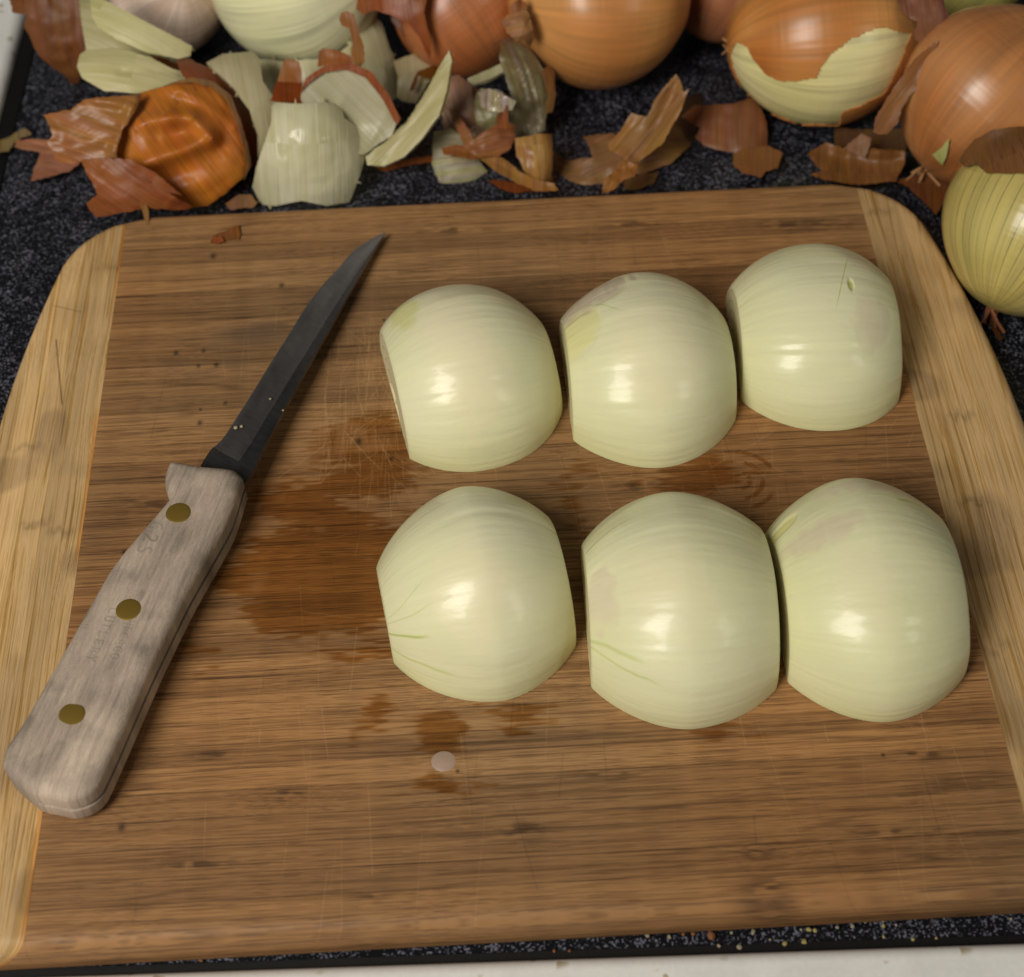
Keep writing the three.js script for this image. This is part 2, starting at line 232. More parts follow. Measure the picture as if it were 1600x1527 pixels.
/* ---------- knife ---------- */
{
  const A = at(322, 738, T + 9), B = at(92, 1262, T + 9);
  const knife = thing('boning_knife', 'boning knife with worn grey wooden handle and dark narrow blade, lying on the board', 'knife', V(B.x, T, B.z));
  const U = B.clone().sub(A).setY(0); const len = U.length(); U.normalize(); const S = V(-U.z, 0, U.x).negate();   // U: blade to butt, S: towards the spine (right)
  if (S.x < 0) S.negate();
  const loc = (x, y, h) => { const p = at(x, y, T + h).sub(A); return [p.dot(U), p.dot(S)]; };
  const outline = [[259, 750, 14], [263, 730, 15], [271, 724, 15], [313, 730, 15], [350, 736, 14], [368, 742, 13], [382, 762, 10], [383, 780, 6], [363, 846, 5], [302, 955, 5], [242, 1080, 5], [181, 1220, 5], [165, 1256, 4], [148, 1273, 3], [121, 1281, 3], [90, 1275, 3], [65, 1267, 4], [30, 1236, 6], [14, 1215, 8], [8, 1190, 14], [12, 1172, 14], [43, 1126, 14], [108, 1012, 14], [173, 898, 14], [225, 833, 14], [258, 795, 14], [265, 785, 14], [260, 768, 14]].map((q) => loc(...q));
  const curve = new THREE.CatmullRomCurve3(outline.map(([u, s]) => V(u, s, 0)), true, 'catmullrom', .35);
  const pts = curve.getPoints(110).map((p) => new THREE.Vector2(p.x, p.y));
  const inset = (P, d) => { const n = P.length, ccw = THREE.ShapeUtils.isClockWise(P) ? -1 : 1; return P.map((p, i) => { const a = P[(i + n - 2) % n], b = P[(i + 2) % n], t = b.clone().sub(a).normalize(); return new THREE.Vector2(p.x - t.y * d * ccw, p.y + t.x * d * ccw); }); };
  const xf = (g, h, tilt = 0) => { const m = new THREE.Matrix4().makeBasis(U, S, V(0, 1, 0)); if (m.determinant() < 0) { m.makeBasis(U, S, V(0, 1, 0)); } m.setPosition(A.x, h, A.z); g.applyMatrix4(m); if (m.determinant() < 0) { const q = g.index ? g.toNonIndexed() : g; for (const a of Object.values(q.attributes)) for (let i = 0; i < a.count; i += 3) for (let k = 0; k < a.itemSize; k++) { const c = a.array[(i + 1) * a.itemSize + k]; a.array[(i + 1) * a.itemSize + k] = a.array[(i + 2) * a.itemSize + k]; a.array[(i + 2) * a.itemSize + k] = c; } q.computeVertexNormals(); return q; } return g; };
  const cv = document.createElement('canvas'); cv.width = 1024; cv.height = 256; const cx = cv.getContext('2d');
  const im = cx.createImageData(1024, 256);
  for (let j = 0; j < 256; j++) for (let i = 0; i < 1024; i++) {
    const a = n2(i * .012, j * .03), b = n2(i * .03, j * .22 + 9), c = n2(i * .09, j * .6), d = n2(i * .35, j * .5 + 4), e = n2(i * .02 + 30, j * .035 + 8);
    let l = .83 + .18 * a + .1 * b + .09 * c + .08 * d - .1 * sm(.55, .85, e) - .12 * sm(.5, .2, j / 256) * 0;
    l -= .18 * sm(.62, .8, n2(i * .008, j * .16 + 77)) * b; l += .1 * sm(400, 900, i) * a;
    l -= .16 * sm(.16, 0, j / 256) * (n2(i * .02, 3) + .3) + .22 * sm(.8, 1, j / 256) * (.4 + n2(i * .03, 7));
    const k = (j * 1024 + i) * 4; im.data[k] = clamp(160 * l, 0, 255); im.data[k + 1] = clamp(144 * l, 0, 255); im.data[k + 2] = clamp(128 * l, 0, 255); im.data[k + 3] = 255;
  }
  cx.putImageData(im, 0, 0);
  const word = (s, x, y, size, a, sp) => { cx.font = `bold ${size}px sans-serif`; let X = x; for (const ch of s) { cx.fillStyle = `rgba(62,50,40,${a * (0.55 + .45 * rnd())})`; cx.fillText(ch, X, y); cx.fillStyle = `rgba(215,205,190,${a * .5})`; cx.fillText(ch, X + 1.2, y + 1.4); X += sp; } };
  word('62S', 222, 168, 52, .5, 40); word('CHICAGO', 505, 122, 29, .3, 20); word('CUTLERY', 500, 170, 32, .34, 24); word('U.S.A.', 560, 216, 24, .15, 20);
  const ht = new THREE.CanvasTexture(cv); ht.colorSpace = THREE.SRGBColorSpace;
  const hb = tex(1024, 256, (i, j, o) => { o[0] = o[1] = o[2] = 110 + 60 * n2(i * .06, j * .5) + 50 * n2(i * .2, j * .9) + 30 * n2(i * .01, j * .05); });
  const worn = phys({ map: ht, roughness: .78, bumpMap: hb, bumpScale: .0002 });
  const dark = phys({ color: 0x16130f, roughness: .6 });
  const steel = phys({ color: 0x6b6662, metalness: .95, roughness: .36 });
  const vmin = Math.min(...pts.map((p) => p.y)), vmax = Math.max(...pts.map((p) => p.y)), umin = Math.min(...pts.map((p) => p.x)), umax = Math.max(...pts.map((p) => p.x));
  const uvs = (g) => { const p = g.attributes.position; const u = new Float32Array(p.count * 2); for (let i = 0; i < p.count; i++) { u[2 * i] = (p.getX(i) - umin) / (umax - umin); u[2 * i + 1] = (p.getY(i) - vmin) / (vmax - vmin); } g.setAttribute('uv', new THREE.BufferAttribute(u, 2)); return g; };
  const scale = (th, bev) => {                     // flat against the tang, rounded over along the outline
    const Q = pts.map((p) => [p.x, p.y]), { pts: G, tri } = gridFill(Q, .7), n = G.length, P = [], I = [];
    const dist = (x, y) => { let m = 1e9; for (let i = 0; i < Q.length; i++) { const a = Q[i], b = Q[(i + 1) % Q.length], t = clamp(((x - a[0]) * (b[0] - a[0]) + (y - a[1]) * (b[1] - a[1])) / ((b[0] - a[0]) ** 2 + (b[1] - a[1]) ** 2 + 1e-9)); m = Math.min(m, Math.hypot(x - lerp(a[0], b[0], t), y - lerp(a[1], b[1], t))); } return m; };
    for (const [x, y] of G) { const d = dist(x, y), bv = y > 0 ? bev * 1.25 : bev, q = clamp(1 - d / bv); P.push(x, y, th - bev * (1 - Math.sqrt(Math.max(0, 1 - q * q * .97))) + .25 * sm(0, 12, d) + (n2(x * .12, y * .2) - .5) * .25); }
    for (const [x, y] of G) P.push(x, y, 0);
    const ec = new Map(); for (const [a, c, b] of tri) { I.push(a, b, c, n + a, n + c, n + b); for (const [s, t] of [[a, b], [b, c], [c, a]]) { const r = t * n + s; if (ec.has(r)) ec.delete(r); else ec.set(s * n + t, [s, t]); } }
    for (const [s, t] of ec.values()) I.push(s, n + s, n + t, s, n + t, t);
    const g = new THREE.BufferGeometry(); g.setAttribute('position', new THREE.Float32BufferAttribute(P, 3)); g.setIndex(I); return g;
  };
  const top = toCreasedNormals(uvs(scale(7.6, 3.8)), .75), low = toCreasedNormals(uvs(scale(7.6, 3.4)), .75);
  low.scale(1, 1, -1); for (const a of Object.values(low.attributes)) for (let i = 0; i < a.count; i += 3) for (let k = 0; k < a.itemSize; k++) { const c = a.array[(i + 1) * a.itemSize + k]; a.array[(i + 1) * a.itemSize + k] = a.array[(i + 2) * a.itemSize + k]; a.array[(i + 2) * a.itemSize + k] = c; }
  const place = (g) => { const m = new THREE.Matrix4().makeBasis(U, S, V(0, 1, 0)), flip = m.determinant() < 0; m.setPosition(A.x, T + 9.4, A.z); g.applyMatrix4(m); if (flip) for (const a of Object.values(g.attributes)) for (let i = 0; i < a.count; i += 3) for (let k = 0; k < a.itemSize; k++) { const c = a.array[(i + 1) * a.itemSize + k]; a.array[(i + 1) * a.itemSize + k] = a.array[(i + 2) * a.itemSize + k]; a.array[(i + 2) * a.itemSize + k] = c; } return g; };
  top.translate(0, 0, .9); low.translate(0, 0, -.9);
  const upper = mk('handle_scale', place(top), worn, knife); mk('handle_scale', place(low), worn, knife);
  const tg = new THREE.ExtrudeGeometry(new THREE.Shape(inset(pts, 1.0)), { depth: 1.9, bevelEnabled: false }); tg.translate(0, 0, -.95);
  mk('tang', place(tg), dark, knife);
  const brass = phys({ color: 0x9c8038, metalness: .7, roughness: .45 });
  for (const [x, y] of [[279, 803], [201, 954], [113, 1118]]) {
    const [u, s] = loc(x, y, 17.6); const g = new THREE.LatheGeometry([[0, .3], [3.3, .26], [4.05, .16], [4.3, .02], [4.3, -1.4]].map(([a, b]) => new THREE.Vector2(a, b)), 28).toNonIndexed(); g.rotateX(Math.PI / 2); g.translate(u, s, 8.62);
    mk('rivet', toCreasedNormals(place(g), .8), brass, upper);
  }
  // blade: edge on the left, spine on the right, hollow ground with a curved plunge near the handle
  const edge = [[314, 729, 10], [330, 704, 10], [347, 687, 10], [371, 651, 9.8], [394, 615, 9.4], [421, 571, 8.8], [449, 527, 8.2], [476, 483, 7.4], [504, 446, 6.6], [528, 420, 5.8], [553, 392, 5], [576, 376, 4.2], [602, 363, 3.6]];
  const spine = [[380, 764, 10], [394, 742, 10], [407, 716, 10], [424, 681, 9.8], [443, 645, 9.4], [466, 603, 8.8], [490, 560, 8.2], [514, 518, 7.4], [536, 478, 6.6], [554, 446, 5.8], [570, 418, 5], [586, 391, 4.2], [602.5, 364, 3.6]];
  const cE = new THREE.CatmullRomCurve3(edge.map(([x, y, h]) => at(x, y, T + h))), cS = new THREE.CatmullRomCurve3(spine.map(([x, y, h]) => at(x, y, T + h)));
  const NU = 120, NV = 24, pos = [], uvb = [], idx = [];
  const th = (u, v) => { const full = 1.15 * (1 - .6 * u); const ridge = lerp(.62, .9, u); const plunge = sm(.085 + .012 * Math.cos(v * 5), .1 + .02 * Math.cos(v * 5), u + .02 * v); const g = v < ridge ? .12 + (full - .12) * Math.pow(v / ridge, 1.25) * .9 : full; return lerp(full * (v < .06 ? .5 : 1), g, plunge) * sm(1.004, .97, u + .0); };
  for (const sgn of [1, -1]) for (let i = 0; i <= NU; i++) for (let j = 0; j <= NV; j++) { const u = i / NU, v = j / NV, e = cE.getPoint(u), s = cS.getPoint(u), p = e.lerp(s, v); p.y += sgn * Math.max(.06, th(u, v)); pos.push(p.x, p.y, p.z); uvb.push(u, v); }
  const id = (k, i, j) => k * (NU + 1) * (NV + 1) + i * (NV + 1) + j;
  for (let k = 0; k < 2; k++) for (let i = 0; i < NU; i++) for (let j = 0; j < NV; j++) { const a = id(k, i, j), b = id(k, i + 1, j), c = id(k, i + 1, j + 1), d = id(k, i, j + 1); k ? idx.push(a, b, c, a, c, d) : idx.push(a, c, b, a, d, c); }
  for (let i = 0; i < NU; i++) for (const j of [0, NV]) { const a = id(0, i, j), b = id(0, i + 1, j), c = id(1, i + 1, j), d = id(1, i, j); j ? idx.push(a, d, c, a, c, b) : idx.push(a, b, c, a, c, d); }
  const bg = new THREE.BufferGeometry(); bg.setAttribute('position', new THREE.Float32BufferAttribute(pos, 3)); bg.setAttribute('uv', new THREE.Float32BufferAttribute(uvb, 2)); bg.setIndex(idx);
  const brush = tex(1024, 256, (i, j, o) => { const u = i / 1024, v = j / 256, ground = v < lerp(.6, .88, u) && u > .1 ? 1 : 0; const s = n2(i * .55, j * .03) * .6 + n2(i * .2, j * .02 + 8) * .4; o[0] = o[1] = o[2] = 255 * clamp((ground ? .3 : .26) + (s - .5) * .12 + .08 * n2(i * .02, j * .03)); });
  const sheenTint = tex(1024, 256, (i, j, o) => { const u = i / 1024, v = j / 256, ground = v < lerp(.6, .88, u) + .01 * n2(i * .05, 2) && u > .1; const s = n2(i * .4, j * .025) * .6 + n2(i * .13, j * .02 + 8) * .4, l = (ground ? 108 : 74) + (s - .5) * 18 + 22 * n2(i * .012, j * .02) + 62 * sm(.35, .95, u); o[0] = l * 1.01; o[1] = l * .985; o[2] = l * .975; }, true);  // steel tones; reflected sheen towards the tip is painted into the colour
  const bladeMat = phys({ color: 0xffffff, map: sheenTint, metalness: .84, roughnessMap: brush, roughness: 1.1, bumpMap: brush, bumpScale: .00002 });
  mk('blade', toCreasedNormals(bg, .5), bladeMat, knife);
  // wet specks clinging to the blade
  const spk = phys({ color: 0xa89c78, roughness: .4 });
  for (const [x, y, r] of [[368, 668, .75], [377, 666, .6], [422, 623, .45], [442, 641, .4]]) { const p = at(x, y, T + 11); const g = new THREE.IcosahedronGeometry(r, 2); g.scale(1, .5, 1); g.translate(p.x, p.y - .1, p.z); mk('onion_speck', g, spk, knife); }
}

/* ---------- halved onions, cut side down ---------- */
const flesh = (tone, streak, marks = []) => tex(768, 512, (i, j, o) => {    // x along the axis from pole to pole, y around
  const u = i / 768, v = j / 512, s = streak;
  const f1 = n2(u * 3 + s, v * 60 + s), f2 = n2(u * 5 + s, v * 150 + 20), f3 = n2(u * 2.2 + s * 3, v * 14), b = n2(u * 3 + s, v * 4 + 9);
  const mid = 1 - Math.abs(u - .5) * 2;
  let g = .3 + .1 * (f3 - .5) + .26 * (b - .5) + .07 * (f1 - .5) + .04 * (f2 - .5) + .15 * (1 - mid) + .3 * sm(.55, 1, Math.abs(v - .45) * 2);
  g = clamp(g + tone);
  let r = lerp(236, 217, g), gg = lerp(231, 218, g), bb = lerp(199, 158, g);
  const l = 1 + (f1 - .5) * .018 + (f2 - .5) * .016; r *= l; gg *= l; bb *= l;
  for (const m of marks) {
    if (m.t === 'vein') { const c = m.v + (u - m.u) * (m.k ?? 0) + (n2(u * 14, m.v * 50) - .5) * .01, d = Math.abs(v - c), q = sm(m.w ?? .007, 0, d) * sm(m.len, m.len * .5, Math.abs(u - m.u)) * (m.a ?? .5); r = lerp(r, 150, q); gg = lerp(gg, 172, q); bb = lerp(bb, 62, q); }
    else { const du = (u - m.u) / m.ru, dv = (v - m.v) / m.rv, d = Math.sqrt(du * du + dv * dv) + (n2(u * 22, v * 22) - .5) * .5, q = sm(1.1, .6, d) * (m.a ?? .6) * (.7 + .5 * (m.rough ? n2(u * 40, v * 20) : .6)); r = lerp(r, m.c[0], q); gg = lerp(gg, m.c[1], q); bb = lerp(bb, m.c[2], q); }
  }
  o[0] = r; o[1] = gg; o[2] = bb;
}, true);
const fibre = tex(768, 768, (i, j, o) => { const u = i / 768, v = j / 768; o[0] = o[1] = o[2] = 255 * (.42 * n2(u * 2.5, v * 34) + .34 * n2(u * 5, v * 80 + 7) + .14 * n2(u * 30, v * 150) + .1 * n2(u * 26 + 3, v * 22)); });
const ringTex = tex(512, 512, (i, j, o) => { const x = i / 256 - 1, y = j / 256 - 1, d = Math.hypot(x, y) + (n2(i * .012, j * .012) - .5) * .06, k = .5 + .5 * Math.cos(d * 40), e = sm(.86, 1, k), n = n2(i * .12, j * .12); o[0] = 222 - e * 34 + n * 10; o[1] = 214 - e * 28 + n * 10; o[2] = 176 - e * 50 + n * 8; }, true);
const ringMat = phys({ map: ringTex, roughness: .42, specularIntensity: .7 });
const MEMB = [205, 190, 168], PINK = [214, 192, 172], YEL = [222, 214, 132], CRM = [238, 226, 186];
[
  { p: [-14.49, -48.9], R: 40.5, L: 26.6, Rr: 32.19, rl: 28.07, rr: 20.28, yaw: 11.1, pw: 2.03, hs: 0.94, s: 3, tone: -.05, lab: 'peeled half onion at the left of the back row, turned slightly askew', m: [{ t: 'b', u: .16, v: .66, ru: .1, rv: .12, c: [205, 206, 120], a: .5 }, { t: 'b', u: .4, v: .4, ru: .26, rv: .3, c: CRM, a: .5 }] },
  { p: [52.82, -48.66], R: 41.28, L: 29.76, Rr: 30.19, rl: 26.44, rr: 22.26, yaw: 1.8, pw: 1.94, hs: 0.93, s: 17, tone: .02, lab: 'peeled half onion in the middle of the back row with a greyish dry patch', m: [{ t: 'b', u: .15, v: .69, ru: .3, rv: .12, c: MEMB, a: .85, rough: 1, d: .45 }, { t: 'b', u: .05, v: .5, ru: .16, rv: .12, c: YEL, a: .45, d: .25 }, { t: 'vein', u: .16, v: .60, k: -.5, len: .2, a: .3 }, { t: 'b', u: .5, v: .38, ru: .3, rv: .2, c: CRM, a: .4 }] },
  { p: [118.13, -61.22], R: 41.43, L: 30.86, Rr: 26.64, rl: 25.69, rr: 28.68, yaw: -0.95, pw: 2.1, hs: 0.85, s: 29, tone: .03, lab: 'peeled half onion at the right of the back row with a small nick on top', m: [{ t: 'vein', u: .64, v: .52, k: 1.4, len: .09, w: .006, a: .75 }, { t: 'b', u: .68, v: .49, ru: .018, rv: .025, c: [190, 190, 110], a: .9, d: .7 }, { t: 'b', u: .8, v: .36, ru: .14, rv: .1, c: PINK, a: .32, rough: 1, d: .1 }, { t: 'b', u: .9, v: .62, ru: .2, rv: .06, c: MEMB, a: .4, rough: 1 }] },
  { p: [-11.72, 45.03], R: 39.2, L: 32.89, Rr: 26.91, rl: 17.7, rr: 24.03, yaw: 8.97, pw: 1.73, hs: 0.99, s: 41, tone: .0, lab: 'peeled half onion at the left of the front row with green veins', m: [{ t: 'vein', u: .05, v: .23, k: .04, len: .17, w: .009, a: .6 }, { t: 'vein', u: .1, v: .12, k: -.12, len: .25, w: .01, a: .3 }, { t: 'vein', u: .05, v: .3, k: .2, len: .25, w: .004, a: .3 }, { t: 'vein', u: .1, v: .36, k: .5, len: .14, w: .004, a: .3 }, { t: 'b', u: .45, v: .35, ru: .25, rv: .16, c: CRM, a: .5 }] },
  { p: [52.52, 55.11], R: 43, L: 30.15, Rr: 29.34, rl: 26.16, rr: 29.56, yaw: -0.52, pw: 1.79, hs: 0.92, s: 53, tone: .03, lab: 'peeled half onion in the middle of the front row, both ends trimmed straight', m: [{ t: 'vein', u: .08, v: .24, k: -.12, len: .22, w: .012, a: .28 }, { t: 'vein', u: .1, v: .2, k: -.2, len: .3, w: .007, a: .3 }, { t: 'b', u: .06, v: .4, ru: .1, rv: .13, c: PINK, a: .4, d: .3 }, { t: 'b', u: .4, v: .4, ru: .3, rv: .14, c: CRM, a: .35 }] },
  { p: [114.11, 54.72], R: 44.59, L: 29.01, Rr: 27.89, rl: 27.75, rr: 30.39, yaw: 0.73, pw: 1.84, hs: 0.85, s: 67, tone: .09, lab: 'largest peeled half onion, at the right of the front row beside the board end', m: [{ t: 'b', u: .03, v: .7, ru: .12, rv: .035, c: YEL, a: .7, d: .6 }, { t: 'b', u: .55, v: .72, ru: .34, rv: .05, c: PINK, a: .5, rough: 1 }, { t: 'b', u: .22, v: .56, ru: .26, rv: .05, c: PINK, a: .4, rough: 1 }, { t: 'vein', u: .78, v: .66, k: .1, len: .1, w: .012, a: .45 }, { t: 'b', u: .4, v: .4, ru: .2, rv: .12, c: CRM, a: .3 }] },
].forEach((c) => {
  const o = thing('halved_onion', c.lab, 'onion half', V(c.p[0], T, c.p[1]), 'peeled onion halves on the cutting board');
  const NT = 150, NA = 150, pos = [], uv = [], idx = [];
  const rad = (x) => { const L = x < 0 ? c.L : c.Rr, r = x < 0 ? c.rl : c.rr, a = L / Math.pow(1 - (r / c.R) ** 2, 1 / c.pw), q = Math.abs(x) / a; return c.R * Math.sqrt(Math.max(0, 1 - Math.pow(q, c.pw))); };
  const yr = V(Math.cos(c.yaw * Math.PI / 180), 0, -Math.sin(c.yaw * Math.PI / 180)), zr = V(Math.sin(c.yaw * Math.PI / 180), 0, Math.cos(c.yaw * Math.PI / 180));
  const pt = (x, a, k = 1) => {
    const w = 1 + (n2(a * 2.2 + c.s, x * .04 + c.s) - .5) * .035 + (n2(a * 6 + c.s, x * .05 + c.s) - .5) * .01 + (n2(a * 17 + c.s, x * .02) - .5) * .003 + (n2(a * 46 + c.s, x * .02 + 5) - .5) * .0015 - .012 * Math.exp(-(((n2(c.s, 3) * 1.6 + .7 - a) / .035) ** 2)) * n2(x * .05, c.s);
    let dip = 0; const tt = (x + c.L) / (c.L + c.Rr); for (const m of c.m) if (m.d) { const q = Math.hypot((tt - m.u) / m.ru, (a / Math.PI - m.v) / m.rv) + (n2(tt * 22, a * 7) - .5) * .25; dip += m.d * sm(1.05, .85, q); }
    const r = rad(x) * w * k - dip, e = 1 - .02 * (1 - Math.sin(a)); return V(c.p[0], T + .15 + r * Math.sin(a) * c.hs, c.p[1]).addScaledVector(yr, x).addScaledVector(zr, r * Math.cos(a) * e);
  };
  for (let i = 0; i <= NT; i++) for (let j = 0; j <= NA; j++) {
    const t = i / NT, x = lerp(-c.L, c.Rr, t), a = Math.PI * j / NA, k = i === 0 || i === NT ? .988 : 1, p = pt(x, a, k);
    pos.push(p.x, p.y, p.z); uv.push(t, j / NA); // j = 0 is the near side
  }
  for (let i = 0; i < NT; i++) for (let j = 0; j < NA; j++) { const a = i * (NA + 1) + j, b = a + NA + 1; idx.push(a, b + 1, b, a, a + 1, b + 1); }
  const g = new THREE.BufferGeometry(); g.setAttribute('position', new THREE.Float32BufferAttribute(pos, 3)); g.setAttribute('uv', new THREE.Float32BufferAttribute(uv, 2)); g.setIndex(idx); g.computeVertexNormals();
  mk('outer_layer', g, phys({ map: flesh(c.tone, c.s, c.m), roughness: .34, bumpMap: fibre, bumpScale: .0002, specularIntensity: .7, clearcoat: .16, clearcoatRoughness: .1, sheen: .25, sheenColor: new THREE.Color(.9, .9, .7), sheenRoughness: .6 }), o);
  for (const sd of [0, 1]) {
    const x = sd ? c.Rr : -c.L, P = [], Q = [], I = []; const ctr = pt(x, 0, 0);
    P.push(ctr.x, ctr.y, ctr.z); Q.push(.5, 0);
    const NR = 12; for (let r = 1; r <= NR; r++) for (let j = 0; j <= NA; j++) { const a = Math.PI * j / NA, p = pt(x, a, .988 * r / NR), b = (sd ? 1 : -1) * (.35 * Math.sin(r / NR * 14 + c.s) * (1 - r / NR) - .6 * (r / NR < .35 ? 1 : 0)); p.addScaledVector(yr, b); P.push(p.x, p.y, p.z); Q.push(.5 + .5 * r / NR * Math.cos(a), .5 * r / NR * Math.sin(a) + .5); }
    for (let j = 0; j < NA; j++) { const q = [0, 1 + j, 2 + j]; sd ? I.push(q[0], q[2], q[1]) : I.push(...q); }
    for (let r = 1; r < NR; r++) for (let j = 0; j < NA; j++) { const a = 1 + (r - 1) * (NA + 1) + j, b = a + NA + 1; sd ? I.push(a, b + 1, b, a, a + 1, b + 1) : I.push(a, b, b + 1, a, b + 1, a + 1); }
    const e = new THREE.BufferGeometry(); e.setAttribute('position', new THREE.Float32BufferAttribute(P, 3)); e.setAttribute('uv', new THREE.Float32BufferAttribute(Q, 2)); e.setIndex(I); e.computeVertexNormals();
    mk('cut_end', e, ringMat, o);
  }
  { const P = [], Q = [], I = []; for (let i = 0; i <= 24; i++) for (const s of [0, Math.PI]) { const x = lerp(-c.L, c.Rr, i / 24), p = pt(x, s, .99); p.y = T + .12; P.push(p.x, p.y, p.z); Q.push(i / 24, s ? 1 : 0); } for (let i = 0; i < 24; i++) { const a = 2 * i; I.push(a, a + 1, a + 2, a + 1, a + 3, a + 2); } const e = new THREE.BufferGeometry(); e.setAttribute('position', new THREE.Float32BufferAttribute(P, 3)); e.setAttribute('uv', new THREE.Float32BufferAttribute(Q, 2)); e.setIndex(I); e.computeVertexNormals(); mk('cut_face', e, ringMat, o); }
});

/* ---------- surfaces that skins and layers follow ---------- */
function ball(x, y, rpx, ground = 0) {           // a ball seen at x, y with radius rpx, resting at height `ground`
  let r = 40, c; for (let i = 0; i < 25; i++) { c = at(x, y, ground + r); r = rpx * c.clone().sub(EYE).dot(FWD) / F; } return { c, r };
}
const ballAt = (x, y, rpx, h) => { const c = at(x, y, h); return { c, r: rpx * c.clone().sub(EYE).dot(FWD) / F }; };   // centre at height h
function onBall(b, stretch = [1, 1, 1], far = false, lift = 0) {
  const [kx, ky, kz] = stretch.map((k) => k * (b.r + lift));
  return (x, y) => {
    const d = ray(x, y), o = EYE.clone().sub(b.c), D = V(d.x / kx, d.y / ky, d.z / kz), O = V(o.x / kx, o.y / ky, o.z / kz);
    const A = D.dot(D), B = O.dot(D), C = O.dot(O) - 1, q = B * B - A * C;
    const soft = q > .02 * A ? Math.sqrt(q) : Math.sqrt(.02 * A) * (.5 + .5 * q / (.02 * A));
    return EYE.clone().addScaledVector(d, (-B + (far ? soft : -soft)) / A);
  };
}
const onPlane = (x0, y0, h, nx, ny, nz) => { const p0 = at(x0, y0, h), n = V(nx, ny, nz).normalize(); return (x, y) => { const d = ray(x, y); return EYE.clone().addScaledVector(d, p0.clone().sub(EYE).dot(n) / d.dot(n)); }; };

// a thin curved sheet: outline P, following surface S, with wrinkles and folds, thickness th (mm)
function sheet(P, S, { th = .14, step = 4, tear = 1.3, wrinkle = .6, wfreq = .09, ridge = 0, folds = [], fibreDir = [0, 1], curl = 1, ru = 60, rv = 30 } = {}) {
  const Q = tear ? torn(torn(P, 17, tear), 5, tear * .75) : P, { pts, tri, box: [x0, y0, x1, y1] } = gridFill(Q, step);
  const cx = (x0 + x1) / 2, cy = (y0 + y1) / 2, C = S(cx, cy), fa = S(cx + fibreDir[0] * 2, cy + fibreDir[1] * 2).sub(C).normalize(), fn = S(cx + 2, cy).sub(C).cross(S(cx, cy + 2).sub(C)).normalize(), fb = fa.clone().cross(fn).normalize();
  const fs = folds.map(([a, b, c, d, amp, w]) => ({ p: S(a, b), q: S(c, d), amp, w }));
  const sd = rr(0, 90), edgeD = (x, y) => { let m = 1e9; for (let i = 0; i < P.length; i++) { const a = P[i], b = P[(i + 1) % P.length], t = clamp(((x - a[0]) * (b[0] - a[0]) + (y - a[1]) * (b[1] - a[1])) / ((b[0] - a[0]) ** 2 + (b[1] - a[1]) ** 2 + 1e-6)); m = Math.min(m, Math.hypot(x - lerp(a[0], b[0], t), y - lerp(a[1], b[1], t))); } return m; };
  const P3 = pts.map(([x, y]) => {
    const p = S(x, y); let h = (n3(p.x * wfreq + sd, p.y * wfreq, p.z * wfreq) - .5) * 2 * wrinkle + (n3(p.x * wfreq * 2.7 + sd, p.y * wfreq * 2.7, p.z * wfreq * 2.7) - .5) * wrinkle * .7;
    if (ridge) { const s = p.dot(fb), l = p.dot(fa); h += (n2(s * .55 + sd, l * .035) - .5) * ridge + (n2(s * 1.6 + sd, l * .06 + 9) - .5) * ridge * .45; h += ridge * .9 * (1 - Math.abs(2 * n3(p.x * .075 + sd, p.y * .075 + 40, p.z * .075) - 1)) ** 3; }
    for (const f of fs) { const ab = f.q.clone().sub(f.p), t = clamp(p.clone().sub(f.p).dot(ab) / ab.lengthSq()), d = p.distanceTo(f.p.clone().addScaledVector(ab, t)); h += f.amp * Math.exp(-((d / f.w) ** 2)) * (.4 + .6 * Math.sin(Math.PI * clamp(t, .08, .92))); }
    if (curl) h += curl * 1.6 * sm(20, 0, edgeD(x, y)) * (n3(p.x * .06 + sd, p.y * .06, p.z * .06) - .2);
    return p.addScaledVector(EYE.clone().sub(p).normalize(), h);
  });
  const base = new THREE.BufferGeometry(); base.setAttribute('position', new THREE.Float32BufferAttribute(P3.flatMap((p) => [p.x, p.y, p.z]), 3)); base.setIndex(tri.flat()); base.computeVertexNormals();
  const uv = P3.flatMap((p) => [p.dot(fa) / ru + sd, p.dot(fb) / rv + sd]);
  return thicken(base, uv, th);
}
function thicken(base, uv, th) {
  const n = base.attributes.normal, p = base.attributes.position, N = p.count, pos = new Float32Array(N * 6), uu = new Float32Array(N * 4);
  for (let i = 0; i < N; i++) for (let k = 0; k < 3; k++) { pos[i * 3 + k] = p.array[i * 3 + k]; pos[(N + i) * 3 + k] = p.array[i * 3 + k] - n.array[i * 3 + k] * th; }
  for (let i = 0; i < N * 2; i++) { uu[i] = uv[i]; uu[N * 2 + i] = uv[i]; }
  const ix = base.index.array, out = [], ec = new Map();
  for (let i = 0; i < ix.length; i += 3) { const a = ix[i], b = ix[i + 1], c = ix[i + 2]; out.push(a, b, c, N + a, N + c, N + b); for (const [s, t] of [[a, b], [b, c], [c, a]]) { const r = t * N + s; if (ec.has(r)) ec.delete(r); else ec.set(s * N + t, [s, t]); } }
  for (const [s, t] of ec.values()) out.push(s, N + s, N + t, s, N + t, t);
  const g = new THREE.BufferGeometry(); g.setAttribute('position', new THREE.BufferAttribute(pos, 3)); g.setAttribute('uv', new THREE.BufferAttribute(uu, 2)); g.setIndex(out);
  return toCreasedNormals(g, 1.0);
}

